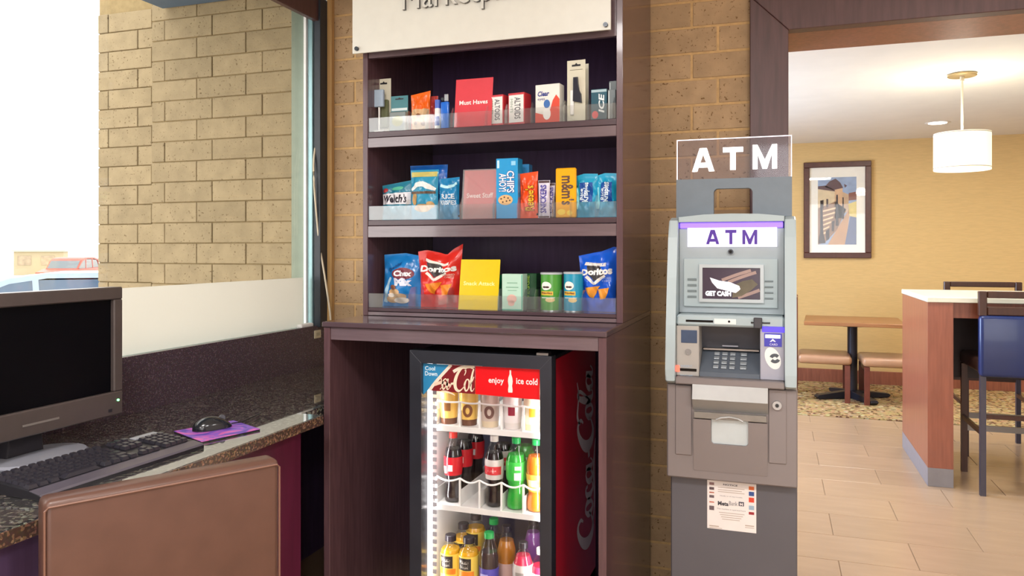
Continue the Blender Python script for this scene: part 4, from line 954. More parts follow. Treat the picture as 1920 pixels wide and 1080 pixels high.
def pr_dietx(z0, z1): h_ = z1 - z0; return [text2d('Coke', -.012, .016, z0 + h_ * .34, z0 + h_ * .62, bold=.03, shear=.2)]
cola_l = (.42, .70, RL, [('white_print', ink('f6ecec'), pr_red)])
diet_l = (.42, .72, SL, [('red_band', ink('d0323a'), pr_diet), ('lettering', ink('f4e4e4'), pr_dietx)])
lime_l = (.44, .72, gm('green_label', '3fbf4c'), [('white_print', ink('e2f2e4'), lambda a, c: [rect2d(.004, .026, a + (c - a) * .05, a + (c - a) * .45, 4, 2), rect2d(.006, .026, a + (c - a) * .6, a + (c - a) * .8, 4, 1)])])
or_l = (.30, .56, gm('yellow_orange_label', 'f6c04e'), [('white_print', ink('f8ecc4'), lambda a, c: [rect2d(-.02, .01, a + (c - a) * .3, a + (c - a) * .7, 6, 2)])])
bottle('cola bottle with red cap and red label at the front of the middle cooler shelf', drink_at(850, 900, 2.365, ZB_), 'contour', COLA, CAPR, lab=cola_l)
bottle('cola bottle with red label standing behind the front red capped one', drink_at(870, 880, 2.47, ZB_), 'contour', COLA, CAPR, lab=cola_l)
bottle('cola bottle with red label deep in the second lane of the middle cooler shelf', drink_at(892, 880, 2.58, ZB_), 'contour', COLA, CAPR, lab=cola_l)
bottle('cola bottle with white cap and silver and red label', drink_at(927, 900, 2.365, ZB_), 'contour', COLA, CAPW, lab=diet_l)
bottle('dark cola bottle standing behind the white capped one', drink_at(944, 890, 2.48, ZB_), 'contour', COLA, CAPW, lab=diet_l)
bottle('bright green lime soda bottle at the front of the middle cooler shelf', drink_at(968, 900, 2.365, ZB_), 'contour', GRN, CAPG, rr=1.08, lab=lime_l)
bottle('green lime soda bottle standing behind the front green one', drink_at(984, 890, 2.48, ZB_), 'contour', GRN, CAPG, rr=1.05, lab=lime_l)
bottle('orange soda bottle at the right edge of the middle cooler shelf', drink_at(1006, 900, 2.365, ZB_), 'contour', ORG, CAPG, rr=1.08, lab=or_l)
JUI = mt('orange_juice', 'f2b21e', .2, var=.05); TEA = mt('dark_tea', '3a2a30', .1, var=0, coat=.3); AMB = mt('amber_tea', 'b9742a', .1, var=0, coat=.3); PNK = mt('pink_drink', 'e8335c', .12, var=0, coat=.3); PUR = mt('purple_drink', '8a4aa0', .12, var=0, coat=.3)
def pj(a, c): h_ = c - a; return [rect2d(-.026, .020, a + h_ * .70, a + h_ * .97, 8, 1)]
def pjt(a, c): h_ = c - a; return [text2d('Minute', -.020, .012, a + h_ * .84, a + h_ * .93, bold=.03), text2d('Maid', -.016, .010, a + h_ * .73, a + h_ * .82, bold=.03)]
def pjo(a, c): h_ = c - a; return [rect2d(-.03, .03, a + h_ * .56, a + h_ * .68, 8, 1), ell2d(0, a + h_ * .25, .016, h_ * .16)]
jl = (.10, .80, gm('juice_label', 'f4d25a'), [('black_band', ink('2c2624'), pj), ('lettering', ink('f2ecdf'), pjt), ('orange_print', ink('f08a24'), pjo)])
for u, Y, lb in ((845, 2.365, 'orange juice bottle with black cap, leftmost on the bottom cooler shelf'), (879, 2.365, 'orange juice bottle with black cap, second from the left on the bottom cooler shelf'), (869, 2.48, 'orange juice bottle behind the two front juice bottles, left one'), (892, 2.52, 'orange juice bottle behind the two front juice bottles, right one')):
    bottle(lb, drink_at(u, 1040, Y, ZCc + (.022 if Y > 2.5 else 0)), 'square', JUI, CAPK, hh=.225, lab=jl, name='juice_bottle', fill=.86)
bl = (.12, .58, gm('violet_blue_label', '5a55b8'), [('pale_print', ink('b9b4e8'), lambda a, c: [rect2d(-.02, .008, a + (c - a) * .12, a + (c - a) * .85, 6, 1)])])
bottle('dark drink bottle with green cap and violet blue label', drink_at(917, 1030, 2.365, ZCc), 'straight', TEA, CAPG, hh=.250, lab=bl, fill=.80)
bottle('dark drink bottle standing behind the green capped one', drink_at(926, 1030, 2.49, ZCc), 'straight', TEA, CAPG, hh=.250, lab=bl, fill=.80)
bottle('amber tea bottle with dark cap behind the pink drink', drink_at(950, 1030, 2.44, ZCc), 'straight', AMB, CAPK, hh=.250, lab=(.1, .55, gm('pale_clear_label', 'c9a7a0'), []), name='tea_bottle', fill=.86)
bottle('pink drink bottle with silver label at the front of the bottom cooler shelf', drink_at(981, 1040, 2.355, ZCc), 'contour', PNK, CAPK, hh=.236, rr=1.1, lab=(.52, .76, SL, [('grey_print', ink('9a9490'), lambda a, c: [rect2d(-.016, .012, a + (c - a) * .4, a + (c - a) * .6, 4, 1)])]), name='pink_drink_bottle', fill=.88)
bottle('purple drink bottle behind the pink one at the right of the bottom cooler shelf', drink_at(1000, 1030, 2.50, ZCc), 'straight', PUR, CAPK, hh=.262, name='purple_drink_bottle', fill=.88)
bottle('clear pink drink bottle with white label at the right edge of the bottom cooler shelf', drink_at(1014, 1040, 2.365, ZCc), 'contour', PNK, CAPW, hh=.22, rr=1.05, lab=(.3, .7, gm('white_label', 'e6e2e6'), [('dark_print', ink('3a3038'), lambda a, c: [ell2d(-.014, (a + c) / 2, .008, .012)])]), name='pink_drink_bottle', fill=.8)
def cup(label, u, Y, bodym, basem, printm, ring, hh=.15, r=.032):
    t = thing('coffee_can', label, 'can', drink_at(u, 770, Y, ZA)); 
    MB().lathe([(r * .86, .0), (r * .9, .02)], 22).build('base', basem, t, smooth=True)
    MB().lathe([(r * .9, .0202), (r * .98, .06), (r, hh - .012), (r * .88, hh)], 22).build('body', bodym, t, smooth=True)
    MB().lathe([(r * .86, hh + .0002), (r * .86, hh + .004)], 22).build('lid', STEEL, t, smooth=True)
    f = lambda x, z: (lambda q: (q * math.sin(x / r), -q * math.cos(x / r), z))(r * (.9 + .08 * min(1, (z - .02) / .04) + .02) + .001)
    decal(t, 'print', printm, [ribbon2d([(.008 + .012 * math.cos(a), .05 + .016 * math.sin(a), .005) for a in [i * math.pi / 5 for i in range(10)]], True)] if ring else [rect2d(-.004, .018, .045, .075, 5, 2)], f)
GOLD, BRN = gm('gold_can', 'ecc468'), gm('brown_base', '6b4634')
cup('gold coffee can with dark base, leftmost on the top cooler shelf', 842, 2.36, GOLD, BRN, ink('8a5a2a'), False)
cup('gold coffee can with a ring print, second on the top cooler shelf', 879, 2.36, GOLD, BRN, ink('7a4a2a'), True)
cup('grey beige coffee can in the middle of the top cooler shelf', 919, 2.36, gm('grey_beige_can', 'c9b8ae'), gm('beige_base', 'd6c4a8'), ink('6a4a44'), True)
cup('white can with a dark red print on the top cooler shelf', 961, 2.36, gm('white_can', 'e9e2e2'), gm('white_base', 'dcd4d0'), ink('9a2440'), False)
cup('white can with orange print at the right of the top cooler shelf', 1000, 2.36, gm('cream_can', 'f2e6c8'), gm('cream_base', 'ecd8a8'), ink('f09a24'), False)
b = thing('blue_pack', 'small blue patterned pack at the left end of the top cooler shelf', 'pack', drink_at(827, 770, 2.47, ZA)); carton(b, .03, .14, .03, gm('violet_pack', '4a4ab0')); decal(b, 'print', ink('b8b8ea'), [rect2d(-.01, .012, .06, .075), rect2d(-.012, .008, .09, .1)], fy)

# ================================================================== CASH MACHINE
at = thing('cash_machine', 'grey cash machine with lit sign standing between the snack cabinet and the doorway', 'cash machine', (-.133, 2.78, 0))
def ap(n, m, *a, bev=.002, parent=None): return box(n, m, parent or at, *a, bev=bev, world=True)
GB = mt('blue_grey_plastic', 'a7b6bb', .38, var=.03, scale=5); GB2 = mt('pale_grey_plastic', '9faab0', .4, var=.03); GT = mt('taupe_grey_metal', '847c7c', .36, .15, var=.04, scale=4); GD = mt('dark_grey_metal', '5c5a60', .45, .1, var=.05, scale=4); DK = mt('charcoal_recess', '4a4c55', .35, var=.04)
AX0, AX1 = -.331, .061
ap('pedestal', GD, -.322, .064, 2.53, 3.02, 0, .609, bev=.004)
vb = ap('vault_door', GT, AX0 + .001, AX1 + .003, 2.495, 3.02, .612, .9115, bev=.004)
prof = [(3.02, .915), (2.485, .915), (2.462, .925), (2.462, .96), (2.478, 1.10), (2.505, 1.25), (2.535, 1.38), (2.555, 1.436), (2.60, 1.447), (3.02, 1.447)]
MB().prism(prof, 'x', AX0, AX0 + .030, bev=.005).build('left_cheek', GB, at, world=True)
MB().prism(prof, 'x', AX1 - .034, AX1, bev=.005).build('right_cheek', GB, at, world=True)
arch = [(AX0 + .0305, 1.430), (AX1 - .0345, 1.430), (AX1 - .0345, 1.447), (-.05, 1.4545), (-.135, 1.4565), (-.22, 1.4545), (AX0 + .0305, 1.447)]
MB().prism(arch, 'y', 2.555, 3.02, bev=.002).build('crown', GB, at, world=True)
ap('back_case', GB2, AX0 + .0305, AX1 - .0345, 2.66, 3.02, .915, 1.4295)
ap('fascia', GB2, AX0 + .0305, AX1 - .0345, 2.572, 2.6595, 1.1335, 1.41)
ap('hood_light', mt('violet_light', '7a5cd0', .4, var=0, emit=1.4), AX0 + .034, AX1 - .038, 2.565, 2.6, 1.4105, 1.4285)
YS = 2.5700
def ax(u, v, Y=YS): p = PY(u, v, Y); return p.x, p.z
def arect(n, m, u0, v0, u1, v1, Y, d, bev=.0005, parent=None):
    x0, z1 = ax(u0, v0, Y); x1, _ = ax(u1, v0, Y); z0 = ax((u0 + u1) / 2, v1, Y)[1]; z1 = ax((u0 + u1) / 2, v0, Y)[1]
    return ap(n, m, x0, x1, Y, Y + d, z0, z1, bev=bev, parent=parent)
sp_ = arect('lit_sign', mt('lit_sign_white', 'f3eeff', .4, var=0, emit=.9, ecol='efe8ff'), 1289, 424, 1457, 463, 2.566, .0058)
def atext(parent, t, u0, u1, v0, v1, Y, m, **k):
    (xa, za), (xb, zb) = ax(u0, v1, Y), ax(u1, v0, Y); za = ax((u0 + u1) / 2, v1, Y)[1]; zb = ax((u0 + u1) / 2, v0, Y)[1]
    return decal(parent, 'lettering', m, [text2d(t, xa, xb, za, zb, **k)], on_y(Y), world=True)
VI = ink('4a1f9a')
for t_, a, c in (('A', 1324, 1349), ('T', 1360, 1381), ('M', 1392, 1420)): decal(sp_, 'lettering', VI, [block(t_, ax(a, 0)[0], ax(c, 0)[0], ax((a + c) / 2, 458)[1], ax((a + c) / 2, 431)[1])], on_y(2.5652), world=True)
x, z = ax(1370, 472, 2.566); MB().cyl((x, 2.571, z), (x, 2.562, z), .0085, 18).build('camera_lens', mt('lens_grey', '4c5058', .25, .3, var=0), at, world=True, smooth=True); MB().cyl((x, 2.5615, z), (x, 2.5605, z), .005, 14).build('lens_glass', BLKG, at, world=True, smooth=True)
scp = arect('screen_panel', GB, 1282, 485, 1458, 576, 2.562, .0095, bev=.001)
x0, z1 = ax(1311, 496, 2.556); x1, z0 = ax(1432, 569, 2.556); z1 = ax(1371, 496, 2.556)[1]; z0 = ax(1371, 567, 2.556)[1]
b = MB(); wf_ = .0105
b.prism([(x0, z0), (x0, z1), (x0 + wf_, z1 - wf_), (x0 + wf_, z0 + wf_)], 'y', 2.552, 2.5618); b.prism([(x1, z0), (x1 - wf_, z0 + wf_), (x1 - wf_, z1 - wf_), (x1, z1)], 'y', 2.552, 2.5618)
b.prism([(x0, z1), (x1, z1), (x1 - wf_, z1 - wf_), (x0 + wf_, z1 - wf_)], 'y', 2.552, 2.5618); b.prism([(x0, z0), (x0 + wf_, z0 + wf_), (x1 - wf_, z0 + wf_), (x1, z0)], 'y', 2.552, 2.5618)
b.build('screen_frame', mt('silver_frame', 'b4bcc0', .3, .2, var=.03), scp, world=True)
x0 += wf_; x1 -= wf_; z0 += wf_; z1 -= wf_; sw, sh_ = x1 - x0, z1 - z0
scr = ap('screen', mt('screen_picture', '3a2c3c', .2, var=.2, scale=9, emit=.18), x0 + .0002, x1 - .0002, 2.5585, 2.5618, z0 + .0002, z1 - .0002, bev=0, parent=scp)
def sc(pts): return [(x0 + a * sw, z0 + (1 - c) * sh_) for a, c in pts]
decal(scr, 'screen_picture', mt('screen_ray', '9a8078', .3, var=0, emit=.12), [ribbon2d([(*p, w * .004) for p, w in zip(sc([(.34, .40), (.6, .22), (.84, .08)]), (1, .8, .3))]), ribbon2d([(*p, .003) for p in sc([(.45, .46), (.7, .28), (.93, .14)])]), ribbon2d([(*p, .003) for p in sc([(.62, .95), (.85, .80), (.99, .70)])])], on_y(2.5581), world=True)
decal(scr, 'screen_picture', mt('screen_olive', '5c5340', .3, var=.2, scale=40, emit=.12), [([*sc([(.55, .55), (.7, .42), (.86, .36), (.96, .52), (.84, .72), (.68, .90), (.52, .96)])], [(0, 1, 2, 3, 4, 5, 6)])], on_y(2.5580), world=True)
decal(scr, 'screen_picture', mt('screen_white', 'f0f0fa', .3, var=.12, scale=60, emit=.75), [([*sc([(.13, .32), (.3, .42), (.48, .46), (.64, .58), (.66, .68), (.58, .80), (.44, .74), (.26, .66), (.17, .48)])], [(0, 1, 2, 3, 4, 5, 6, 7, 8)])], on_y(2.5578), world=True)
decal(scr, 'lettering', mt('screen_letter', 'ffffff', .3, var=0, emit=.9), [text2d('GET CASH', x0 + .05 * sw, x0 + .50 * sw, z0 + .09 * sh_, z0 + .25 * sh_, bold=.05)], on_y(2.5575), world=True)
for i in range(4):
    arect('function_button', mt('grey_button', '6f7c80', .4, var=0), 1289, 522 + i * 10.8, 1306, 526 + i * 10.8, 2.5595, .0022, bev=.0004); arect('function_button', mt('grey_button', '6f7c80', .4, var=0), 1434, 526 + i * 10.8, 1450, 529 + i * 10.8, 2.5595, .0022, bev=.0004)
# ledge with slots
lg = ap('ledge', GB, AX0 + .0305, AX1 - .0345, 2.497, 2.6595, 1.098, 1.1325, bev=.006)
arect('slot', BLKG, 1286, 600, 1337, 604, 2.4955, .001, bev=0, parent=lg); arect('jack_plate', mt('white_plate', 'dfe4e4', .4, var=0), 1339, 598, 1380, 608, 2.4952, .0014, bev=.0003, parent=lg)
x, z = ax(1367, 603, 2.494); MB().cyl((x, 2.4951, z), (x, 2.4940, z), .0035, 12).build('jack', BLKG, lg, world=True)
arect('slot', BLKG, 1408, 604, 1444, 607, 2.4955, .001, bev=0, parent=lg); arect('card_guide', mt('card_guide_black', '3a383e', .3, var=.1), 1413, 596, 1429, 616, 2.482, .0135, bev=.002, parent=lg)
# keypad bay
b = MB(); xa, xb = ax(1313, 660, 2.53)[0], ax(1425, 660, 2.53)[0]
b.prism([(2.6595, 1.0975), (2.585, 1.0975), (2.61, 1.018), (2.6595, 1.018)], 'x', xa - .03, xb + .03); b.build('bay_back', DK, at, world=True)
ap('bay_trim', mt('warm_silver', 'b0a49c', .35, .3, var=0), xa + .004, xb - .004, 2.592, 2.6095, 1.012, 1.017, bev=.0008)
kp = MB().prism([(2.6595, 1.0115), (2.615, 1.0115), (2.505, .952), (2.505, .938), (2.6595, .938)], 'x', xa, xb).build('keypad_bed', mt('slate_bed', '5d6570', .4, var=.03), at, world=True)
sl = math.atan2(.0595, .11)
for r in range(4):
    for c in range(4):
        m4 = Matrix.Translation((ax((1343, 1358, 1373, 1394)[c], 684, 2.55)[0], 2.527 + r * .021, .9645 + r * .01136)) @ Matrix.Rotation(sl, 4, 'X')
        MB().box(-.0085 if c < 3 else -.010, .0085 if c < 3 else .010, -.007, .007, .0003, .006, bev=.0012, mat=m4).build('key', mt('metal_key', '9fa6ac', .35, .3, var=0), kp, world=True)
x, z = ax(1369, 649, 2.59); ap('small_light_bar', mt('pale_bar', 'a9a9b4', .35, var=0), x - .025, x + .025, 2.592, 2.5975, z - .002, z + .0015, bev=.0005)
lp = ap('left_panel', mt('beige_grey_plastic', 'a8a49f', .45, var=.03), AX0 + .0305, xa - .001, 2.497, 2.6595, .938, 1.0975, bev=.002)
rp_ = ap('right_panel', mt('violet_grey_plastic', 'a6a6b4', .42, var=.03), xb + .001, AX1 - .0345, 2.497, 2.6595, .938, 1.0975, bev=.002)
st = arect('display_sticker', mt('navy_sticker', '3a4a66', .3, var=.1), 1277, 619, 1307, 643, 2.4955, .001, bev=0, parent=lp)
decal(st, 'lettering', ink('a9bccf'), [text2d('INSERT', ax(1282, 0)[0], ax(1302, 0)[0], ax(0, 626, 2.495)[1], ax(0, 623, 2.495)[1]), text2d('RECEIPT', ax(1281, 0)[0], ax(1303, 0)[0], ax(0, 640, 2.495)[1], ax(0, 636, 2.495)[1])], on_y(2.4950), world=True)
x, z = ax(1290, 660, 2.495); MB().cyl((x, 2.4965, z), (x, 2.4945, z), .010, 20).build('speaker', mt('speaker_grey', '8d8a88', .6, var=.3, scale=400), lp, world=True)
arect('receipt_slot', BLKG, 1275, 691, 1306, 696, 2.4955, .001, bev=0, parent=lp); arect('red_light', mt('red_light', 'ff5a46', .4, var=0, emit=1.6), 1267, 685, 1274, 697, 2.4952, .0014, bev=.0003, parent=lp)
arect('blue_light', mt('blue_light', '4a3ae0', .4, var=0, emit=.9), 1429, 613, 1471, 623, 2.4950, .0016, bev=.0004, parent=rp_)
st = arect('card_sticker', mt('blue_sticker', '3f3cb0', .3, var=.05), 1433, 625, 1466, 650, 2.4955, .001, bev=0, parent=rp_)
def arx(u0, v0, u1, v1): (a, zt2), (c, zb2) = ax(u0, v0, 2.4949), ax(u1, v1, 2.4949); return rect2d(a, c, zb2, zt2)
decal(st, 'lettering', ink('e8e8f8'), [text2d('CARD', ax(1443, 0, 2.495)[0], ax(1458, 0, 2.495)[0], ax(1450, 648, 2.495)[1], ax(1450, 644, 2.495)[1]), ([ax(1443, 641, 2.495), ax(1449, 635, 2.495), ax(1455, 641, 2.495), ax(1452, 641, 2.495), ax(1449, 639, 2.495), ax(1446, 641, 2.495)], [(0, 1, 4, 5), (1, 2, 3, 4)])], on_y(2.4950), world=True)
arect('card_slot_light', mt('white_light', 'ffffff', .3, var=0, emit=1.5), 1435, 628, 1463, 634, 2.4944, .001, bev=.0003, parent=rp_)
x, z = ax(1449, 672, 2.495)
decal(rp_, 'oval_sticker', ink('e9ecea'), [ell2d(x, z, .022, .035, 28, R(20))], on_y(2.4962), world=True)
decal(rp_, 'oval_emblem', ink('4a5058'), [ribbon2d([(x + .006 + .011 * math.cos(a), z - .000 + .010 * math.sin(a), .004) for a in (.6, 1.2, 1.8, 2.4, 2.9)]), ribbon2d([(x + .006 + .011 * math.cos(a), z + .010 * math.sin(a), .004) for a in (3.7, 4.3, 4.9, 5.5, 6.0)])], on_y(2.4955), world=True)
ap('bottom_lip', GT, AX0 + .0305, AX1 - .0345, 2.468, 2.6595, .9155, .9375, bev=.003)
# dispenser on the vault door
YV = 2.4949
arect('raised_strip', GT, 1266, 722, 1297, 853, 2.4905, .0043, bev=.003, parent=vb); arect('raised_strip', GT, 1441, 731, 1475, 870, 2.4905, .0043, bev=.003, parent=vb)
x0, _ = ax(1298, 720, 2.47); x1, _ = ax(1440, 720, 2.47)
zf = lambda v, Y=2.47: ax(1369, v, Y)[1]
b = MB(); b.prism([(2.4945, zf(722)), (2.470, zf(722)), (2.455, zf(751)), (2.4945, zf(776))], 'x', x0, x1, bev=.001); b.build('dispenser_hood', mt('silver_hood', 'a3a3a2', .35, .2, var=.03), vb, world=True)
ap('shutter', mt('dull_shutter', '8b8680', .35, .3, var=.1), x0 + .004, x1 - .004, 2.476, 2.4945, zf(789), zf(777), bev=.001, parent=vb)
px0, px1, pz0, pz1 = ax(1333, 0, 2.478)[0], ax(1403, 0, 2.478)[0], zf(836, 2.478), zf(790, 2.478)
fz0, fz1 = zf(902, 2.478), zf(790, 2.478)
n = 6; rr_ = .012
arc = [(px1 - rr_ + rr_ * math.cos(-a), pz0 + rr_ + rr_ * math.sin(-a)) for a in [math.pi / 2 * i / n for i in range(n + 1)]]
arcl = [(px0 + rr_ - rr_ * math.sin(a), pz0 + rr_ - rr_ * math.cos(a)) for a in [math.pi / 2 * i / n for i in range(n + 1)]]
b = MB()
b.prism([(x0 + .002, pz1), (px0, pz1)] + arcl[::-1] + arc[::-1] + [(px1, pz1), (x1 - .002, pz1), (x1 - .002, fz0 + .02), (x0 + .002, fz0 + .02)], 'y', 2.478, 2.4945, bev=0)
for v_ in b.bm.verts:
    if v_.co.y < 2.49: v_.co.y = 2.478 + max(0, pz1 - v_.co.z) / (pz1 - fz0 - .02) * .0155
b.build('tray_panel', GT, vb, world=True)
ap('tray_pocket', mt('pale_steel', 'c2ccd0', .3, .2, var=.03), px0 + .0005, px1 - .0005, 2.4925, 2.4947, pz0 + .0005, pz1, bev=0, parent=vb)
b = MB(); b.tube([(px0 + .016, 2.474, pz1 + .002), (px0 + .03, 2.474, pz1 + .009), ((px0 + px1) / 2, 2.474, pz1 + .013), (px1 - .03, 2.474, pz1 + .009), (px1 - .016, 2.474, pz1 + .002)], .003, 6); b.build('finger_notch', mt('silver_hood', 'a3a3a2', .35, .2), vb, world=True, smooth=True)
x, z = ax(1457, 760, 2.487)
MB().cyl((x, 2.4879, z), (x, 2.481, z), .0135, 20).build('lock', STEEL, vb, world=True, smooth=True); MB().cyl((x, 2.4808, z), (x, 2.479, z), .006, 14).build('key_core', mt('dark_steel', '4c4f54', .3, .8, var=0), vb, world=True, smooth=True); MB().box(x - .001, x + .001, 2.4782, 2.4789, z - .004, z + .004).build('keyhole', BLKG, vb, world=True)
# notice on the pedestal
YP = 2.5295
nt = arect('notice', mt('notice_paper', 'e9e2df', .5, var=.02), 1326, 901, 1418, 995, 2.5288, .001, bev=0)
def nr(u0, v0, u1, v1): 
    a = ax(u0, 0, YP)[0]; c = ax(u1, 0, YP)[0]; z1_ = ax((u0 + u1) / 2, v0, YP)[1]; z0_ = ax((u0 + u1) / 2, v1, YP)[1]; return rect2d(a, c, z0_, z1_)
def ntx(t, u0, u1, v0, v1, **k): (r, _) = nr(u0, v0, u1, v1); return text2d(t, r[0][0], r[1][0], r[0][1], r[2][1], **k)
dn = lambda nm, m, sh, k=0: decal(nt, nm, m, sh, on_y(2.5284 - .0003 * k), world=True)
dn('lettering', ink('3a3a44'), [ntx('Meta', 1346, 1366, 940, 948, bold=.04), ntx('NOTICE', 1356, 1383, 908, 911, bold=.03)]); dn('lettering', ink('6a6a74'), [ntx('Bank', 1367, 1383, 940, 948), ntx('Notify us of any trouble', 1350, 1392, 930, 932.5), ntx('This machine is operated here', 1344, 1398, 954.5, 957.5)]); dn('emblem', ink('4a4a58'), [nr(1385, 941, 1395, 949)]); dn('lettering', ink('e9e2df'), [ntx('M', 1387, 1393, 943, 948, bold=.04)], 1)
dn('small_print', ink('b9a89c'), [nr(1346, 915 + i * 4, 1396 - (i % 2) * 5, 916.2 + i * 4) for i in range(3)] + [nr(1348 + i * 2, 962 + i * 4, 1396 - i * 3, 963.2 + i * 4) for i in range(4)] + [nr(1330, 985, 1348, 987), nr(1330, 989, 1354, 990.2), nr(1397, 985, 1414, 987), nr(1397, 989, 1414, 990.2)])
for hx, v0, v1 in (('d0632c', 912, 919), ('34508f', 922, 930), ('d9472f', 933, 942), ('9ab0c4', 948, 956), ('9a2a34', 960, 965)): dn('card_mark', ink(hx), [nr(1404, v0, 1414, v1)])
for hx, v0, v1 in (('8a6a6a', 904, 909), ('5a4a4e', 913, 918), ('b0563a', 922, 924), ('6a5a5e', 928, 933), ('c0583a', 940, 942), ('6a5a5e', 948, 956)): dn('card_mark', ink(hx), [nr(1330, v0, 1339, v1)])
# sign holder on top: plate with opening, edge-lit pane with lit letters
YT = 2.60
def tp(u, v): p = PY(u, v, YT); return (p.x, p.z)
ox0, ox1, oz1 = tp(1338, 375)[0], tp(1411, 375)[0], tp(1375, 353)[1]; zt0 = 1.4475; X0, X1, ZT = tp(1268, 336)[0], tp(1485, 332)[0], tp(1375, 334)[1]
r_ = .014; a1 = [(ox0 + r_ - r_ * math.cos(a), oz1 - r_ + r_ * math.sin(a)) for a in [math.pi / 2 * i / 5 for i in range(6)]]; a2 = [(ox1 - r_ + r_ * math.sin(a), oz1 - r_ + r_ * math.cos(a)) for a in [math.pi / 2 * i / 5 for i in range(6)]]
tpp = MB().prism([(X0, zt0), (X0, ZT), (X1, ZT), (X1, zt0), (ox1, zt0)] + a2[::-1] + a1[::-1] + [(ox0, zt0)], 'y', YT, YT + .030, bev=0).build('sign_holder', mt('slate_holder', '6b7680', .4, .1, var=.04), at, world=True)
ZP = tp(1375, 257)[1]
ap('sign_pane', clear('sign_pane', 1.45, 'e9e4ea', .05, veil=.05), X0 + .003, X1 - .003, YT + .012, YT + .017, ZT + .0005, ZP - .003, bev=0, parent=tpp)
EL = mt('lit_edge', 'f6ecf4', .4, var=0, emit=1.0)
b = MB(); b.box(X0, X0 + .0026, YT + .0115, YT + .0175, ZT + .0005, ZP); b.box(X1 - .0026, X1, YT + .0115, YT + .0175, ZT + .0005, ZP); b.box(X0 + .0027, X1 - .0027, YT + .0115, YT + .0175, ZP - .0026, ZP); b.build('lit_edge', EL, tpp, world=True)
LL = mt('lit_letter', 'ffffff', .4, var=0, emit=1.6)
for t_, u0, u1, v0, v1 in (('A', 1297, 1339, 277, 321), ('T', 1355, 1393, 275, 318), ('M', 1411, 1457, 270, 316)):
    a, c = PY(u0, v1, YT), PY(u1, v0, YT); z0_ = PY((u0 + u1) / 2, v1, YT).z; z1_ = PY((u0 + u1) / 2, v0, YT).z
    decal(tpp, 'lit_letter', LL, [block(t_, a.x, c.x, z0_, z1_)], on_y(YT + .0112), world=True)

# ================================================================== DINING ROOM
# framed print on the far wall
pa, pb = PY(1507, 395, 8.36), PY(1634, 395, 8.36); pt_, pb_ = PY(1570, 303, 8.36).z, PY(1570, 484, 8.36).z
pc = thing('framed_picture', 'street scene print in a dark brown frame on the tan dining wall', 'picture', ((pa.x + pb.x) / 2, 8.388, pb_))
w, hh = pb.x - pa.x, pt_ - pb_; b = MB()
for a in ((-w / 2, w / 2, -.035, -.001, hh - .055, hh), (-w / 2, w / 2, -.035, -.001, 0, .055), (-w / 2, -w / 2 + .055, -.035, -.001, .0551, hh - .0551), (w / 2 - .055, w / 2, -.035, -.001, .0551, hh - .0551)): b.box(*a, bev=.005)
b.build('frame', mt('dark_brown_frame', '4f2c24', .35, var=.15), pc)
MB().box(-w / 2 + .0552, w / 2 - .0552, -.012, -.006, .0552, hh - .0552).build('mat_board', mt('mat_board', 'e8e2d2', .8, var=.02), pc)
def pq(pts): return [(-w * .285 + a * w * .57, hh * .14 + (1 - c) * hh * .70) for a, c in pts]
def pic(nm, hx, y, *polys): decal(pc, nm, mt('print_' + hx, hx, .6, var=.12, scale=18), [poly2d(pq(p)) for p in polys], on_y(-.0124 - y * .0004))
pic('printed_sky', '8fa0b8', 0, [(0, 0), (1, 0), (1, 1), (0, 1)])
pic('printed_house', 'cdb892', 1, [(0, .16), (.45, .20), (.45, .5), (0, .62)]); pic('printed_house', 'c9a27a', 2, [(.44, .16), (.64, .14), (.66, .6), (.44, .62)]); pic('printed_house', 'b89a78', 2, [(.64, .22), (.8, .26), (.8, .5), (.66, .55)])
pic('printed_roof', '5a3f40', 3, [(.18, .14), (.3, .06), (.46, .02), (.58, .08), (.66, .16), (.4, .19)], [(0, .13), (.2, .12), (.44, .19), (.44, .21), (0, .17)], [(.68, .10), (.76, .13), (.7, .16)]); pic('printed_wall', '7c4636', 3, [(.8, .24), (1, .22), (1, .34), (.8, .35)])
pic('printed_path', 'b58a62', 2, [(.78, .5), (.84, .5), (.72, 1), (.26, 1)]); pic('printed_path', '8a6a52', 2, [(0, .46), (.45, .36), (.74, .48), (.5, .78), (.2, .96), (0, 1)]); pic('printed_lawn', 'd6c37c', 3, [(.79, .40), (1, .36), (1, .60), (.82, .58)]); pic('printed_water', '5a6684', 3, [(.84, .58), (1, .60), (1, 1), (.70, 1)])
pic('printed_steps', 'd8bc94', 4, *[[(.06, .50 + i * .07), (.5 - i * .05, .44 + i * .07), (.5 - i * .05, .465 + i * .07), (.06, .525 + i * .07)] for i in range(6)]); pic('printed_lamp', '2a2024', 5, [(.06, .34), (.12, .34), (.14, .82), (.2, .98), (0, .98), (.06, .82)], [(.48, .26), (.52, .26), (.54, .72), (.46, .72)], [(.64, .30), (.67, .30), (.68, .62), (.63, .62)], [(.2, .80), (.3, .76), (.3, .92), (.22, .94)], [(.36, .66), (.44, .64), (.42, .8), (.36, .8)]); pic('printed_window', '4a3a38', 5, [(.1, .34), (.15, .33), (.15, .46), (.1, .48)], [(.22, .32), (.27, .32), (.27, .44), (.22, .45)])
MB().box(-w / 2 + .0552, w / 2 - .0552, -.020, -.018, .0552, hh - .0552).build('picture_glass', GLASS, pc)
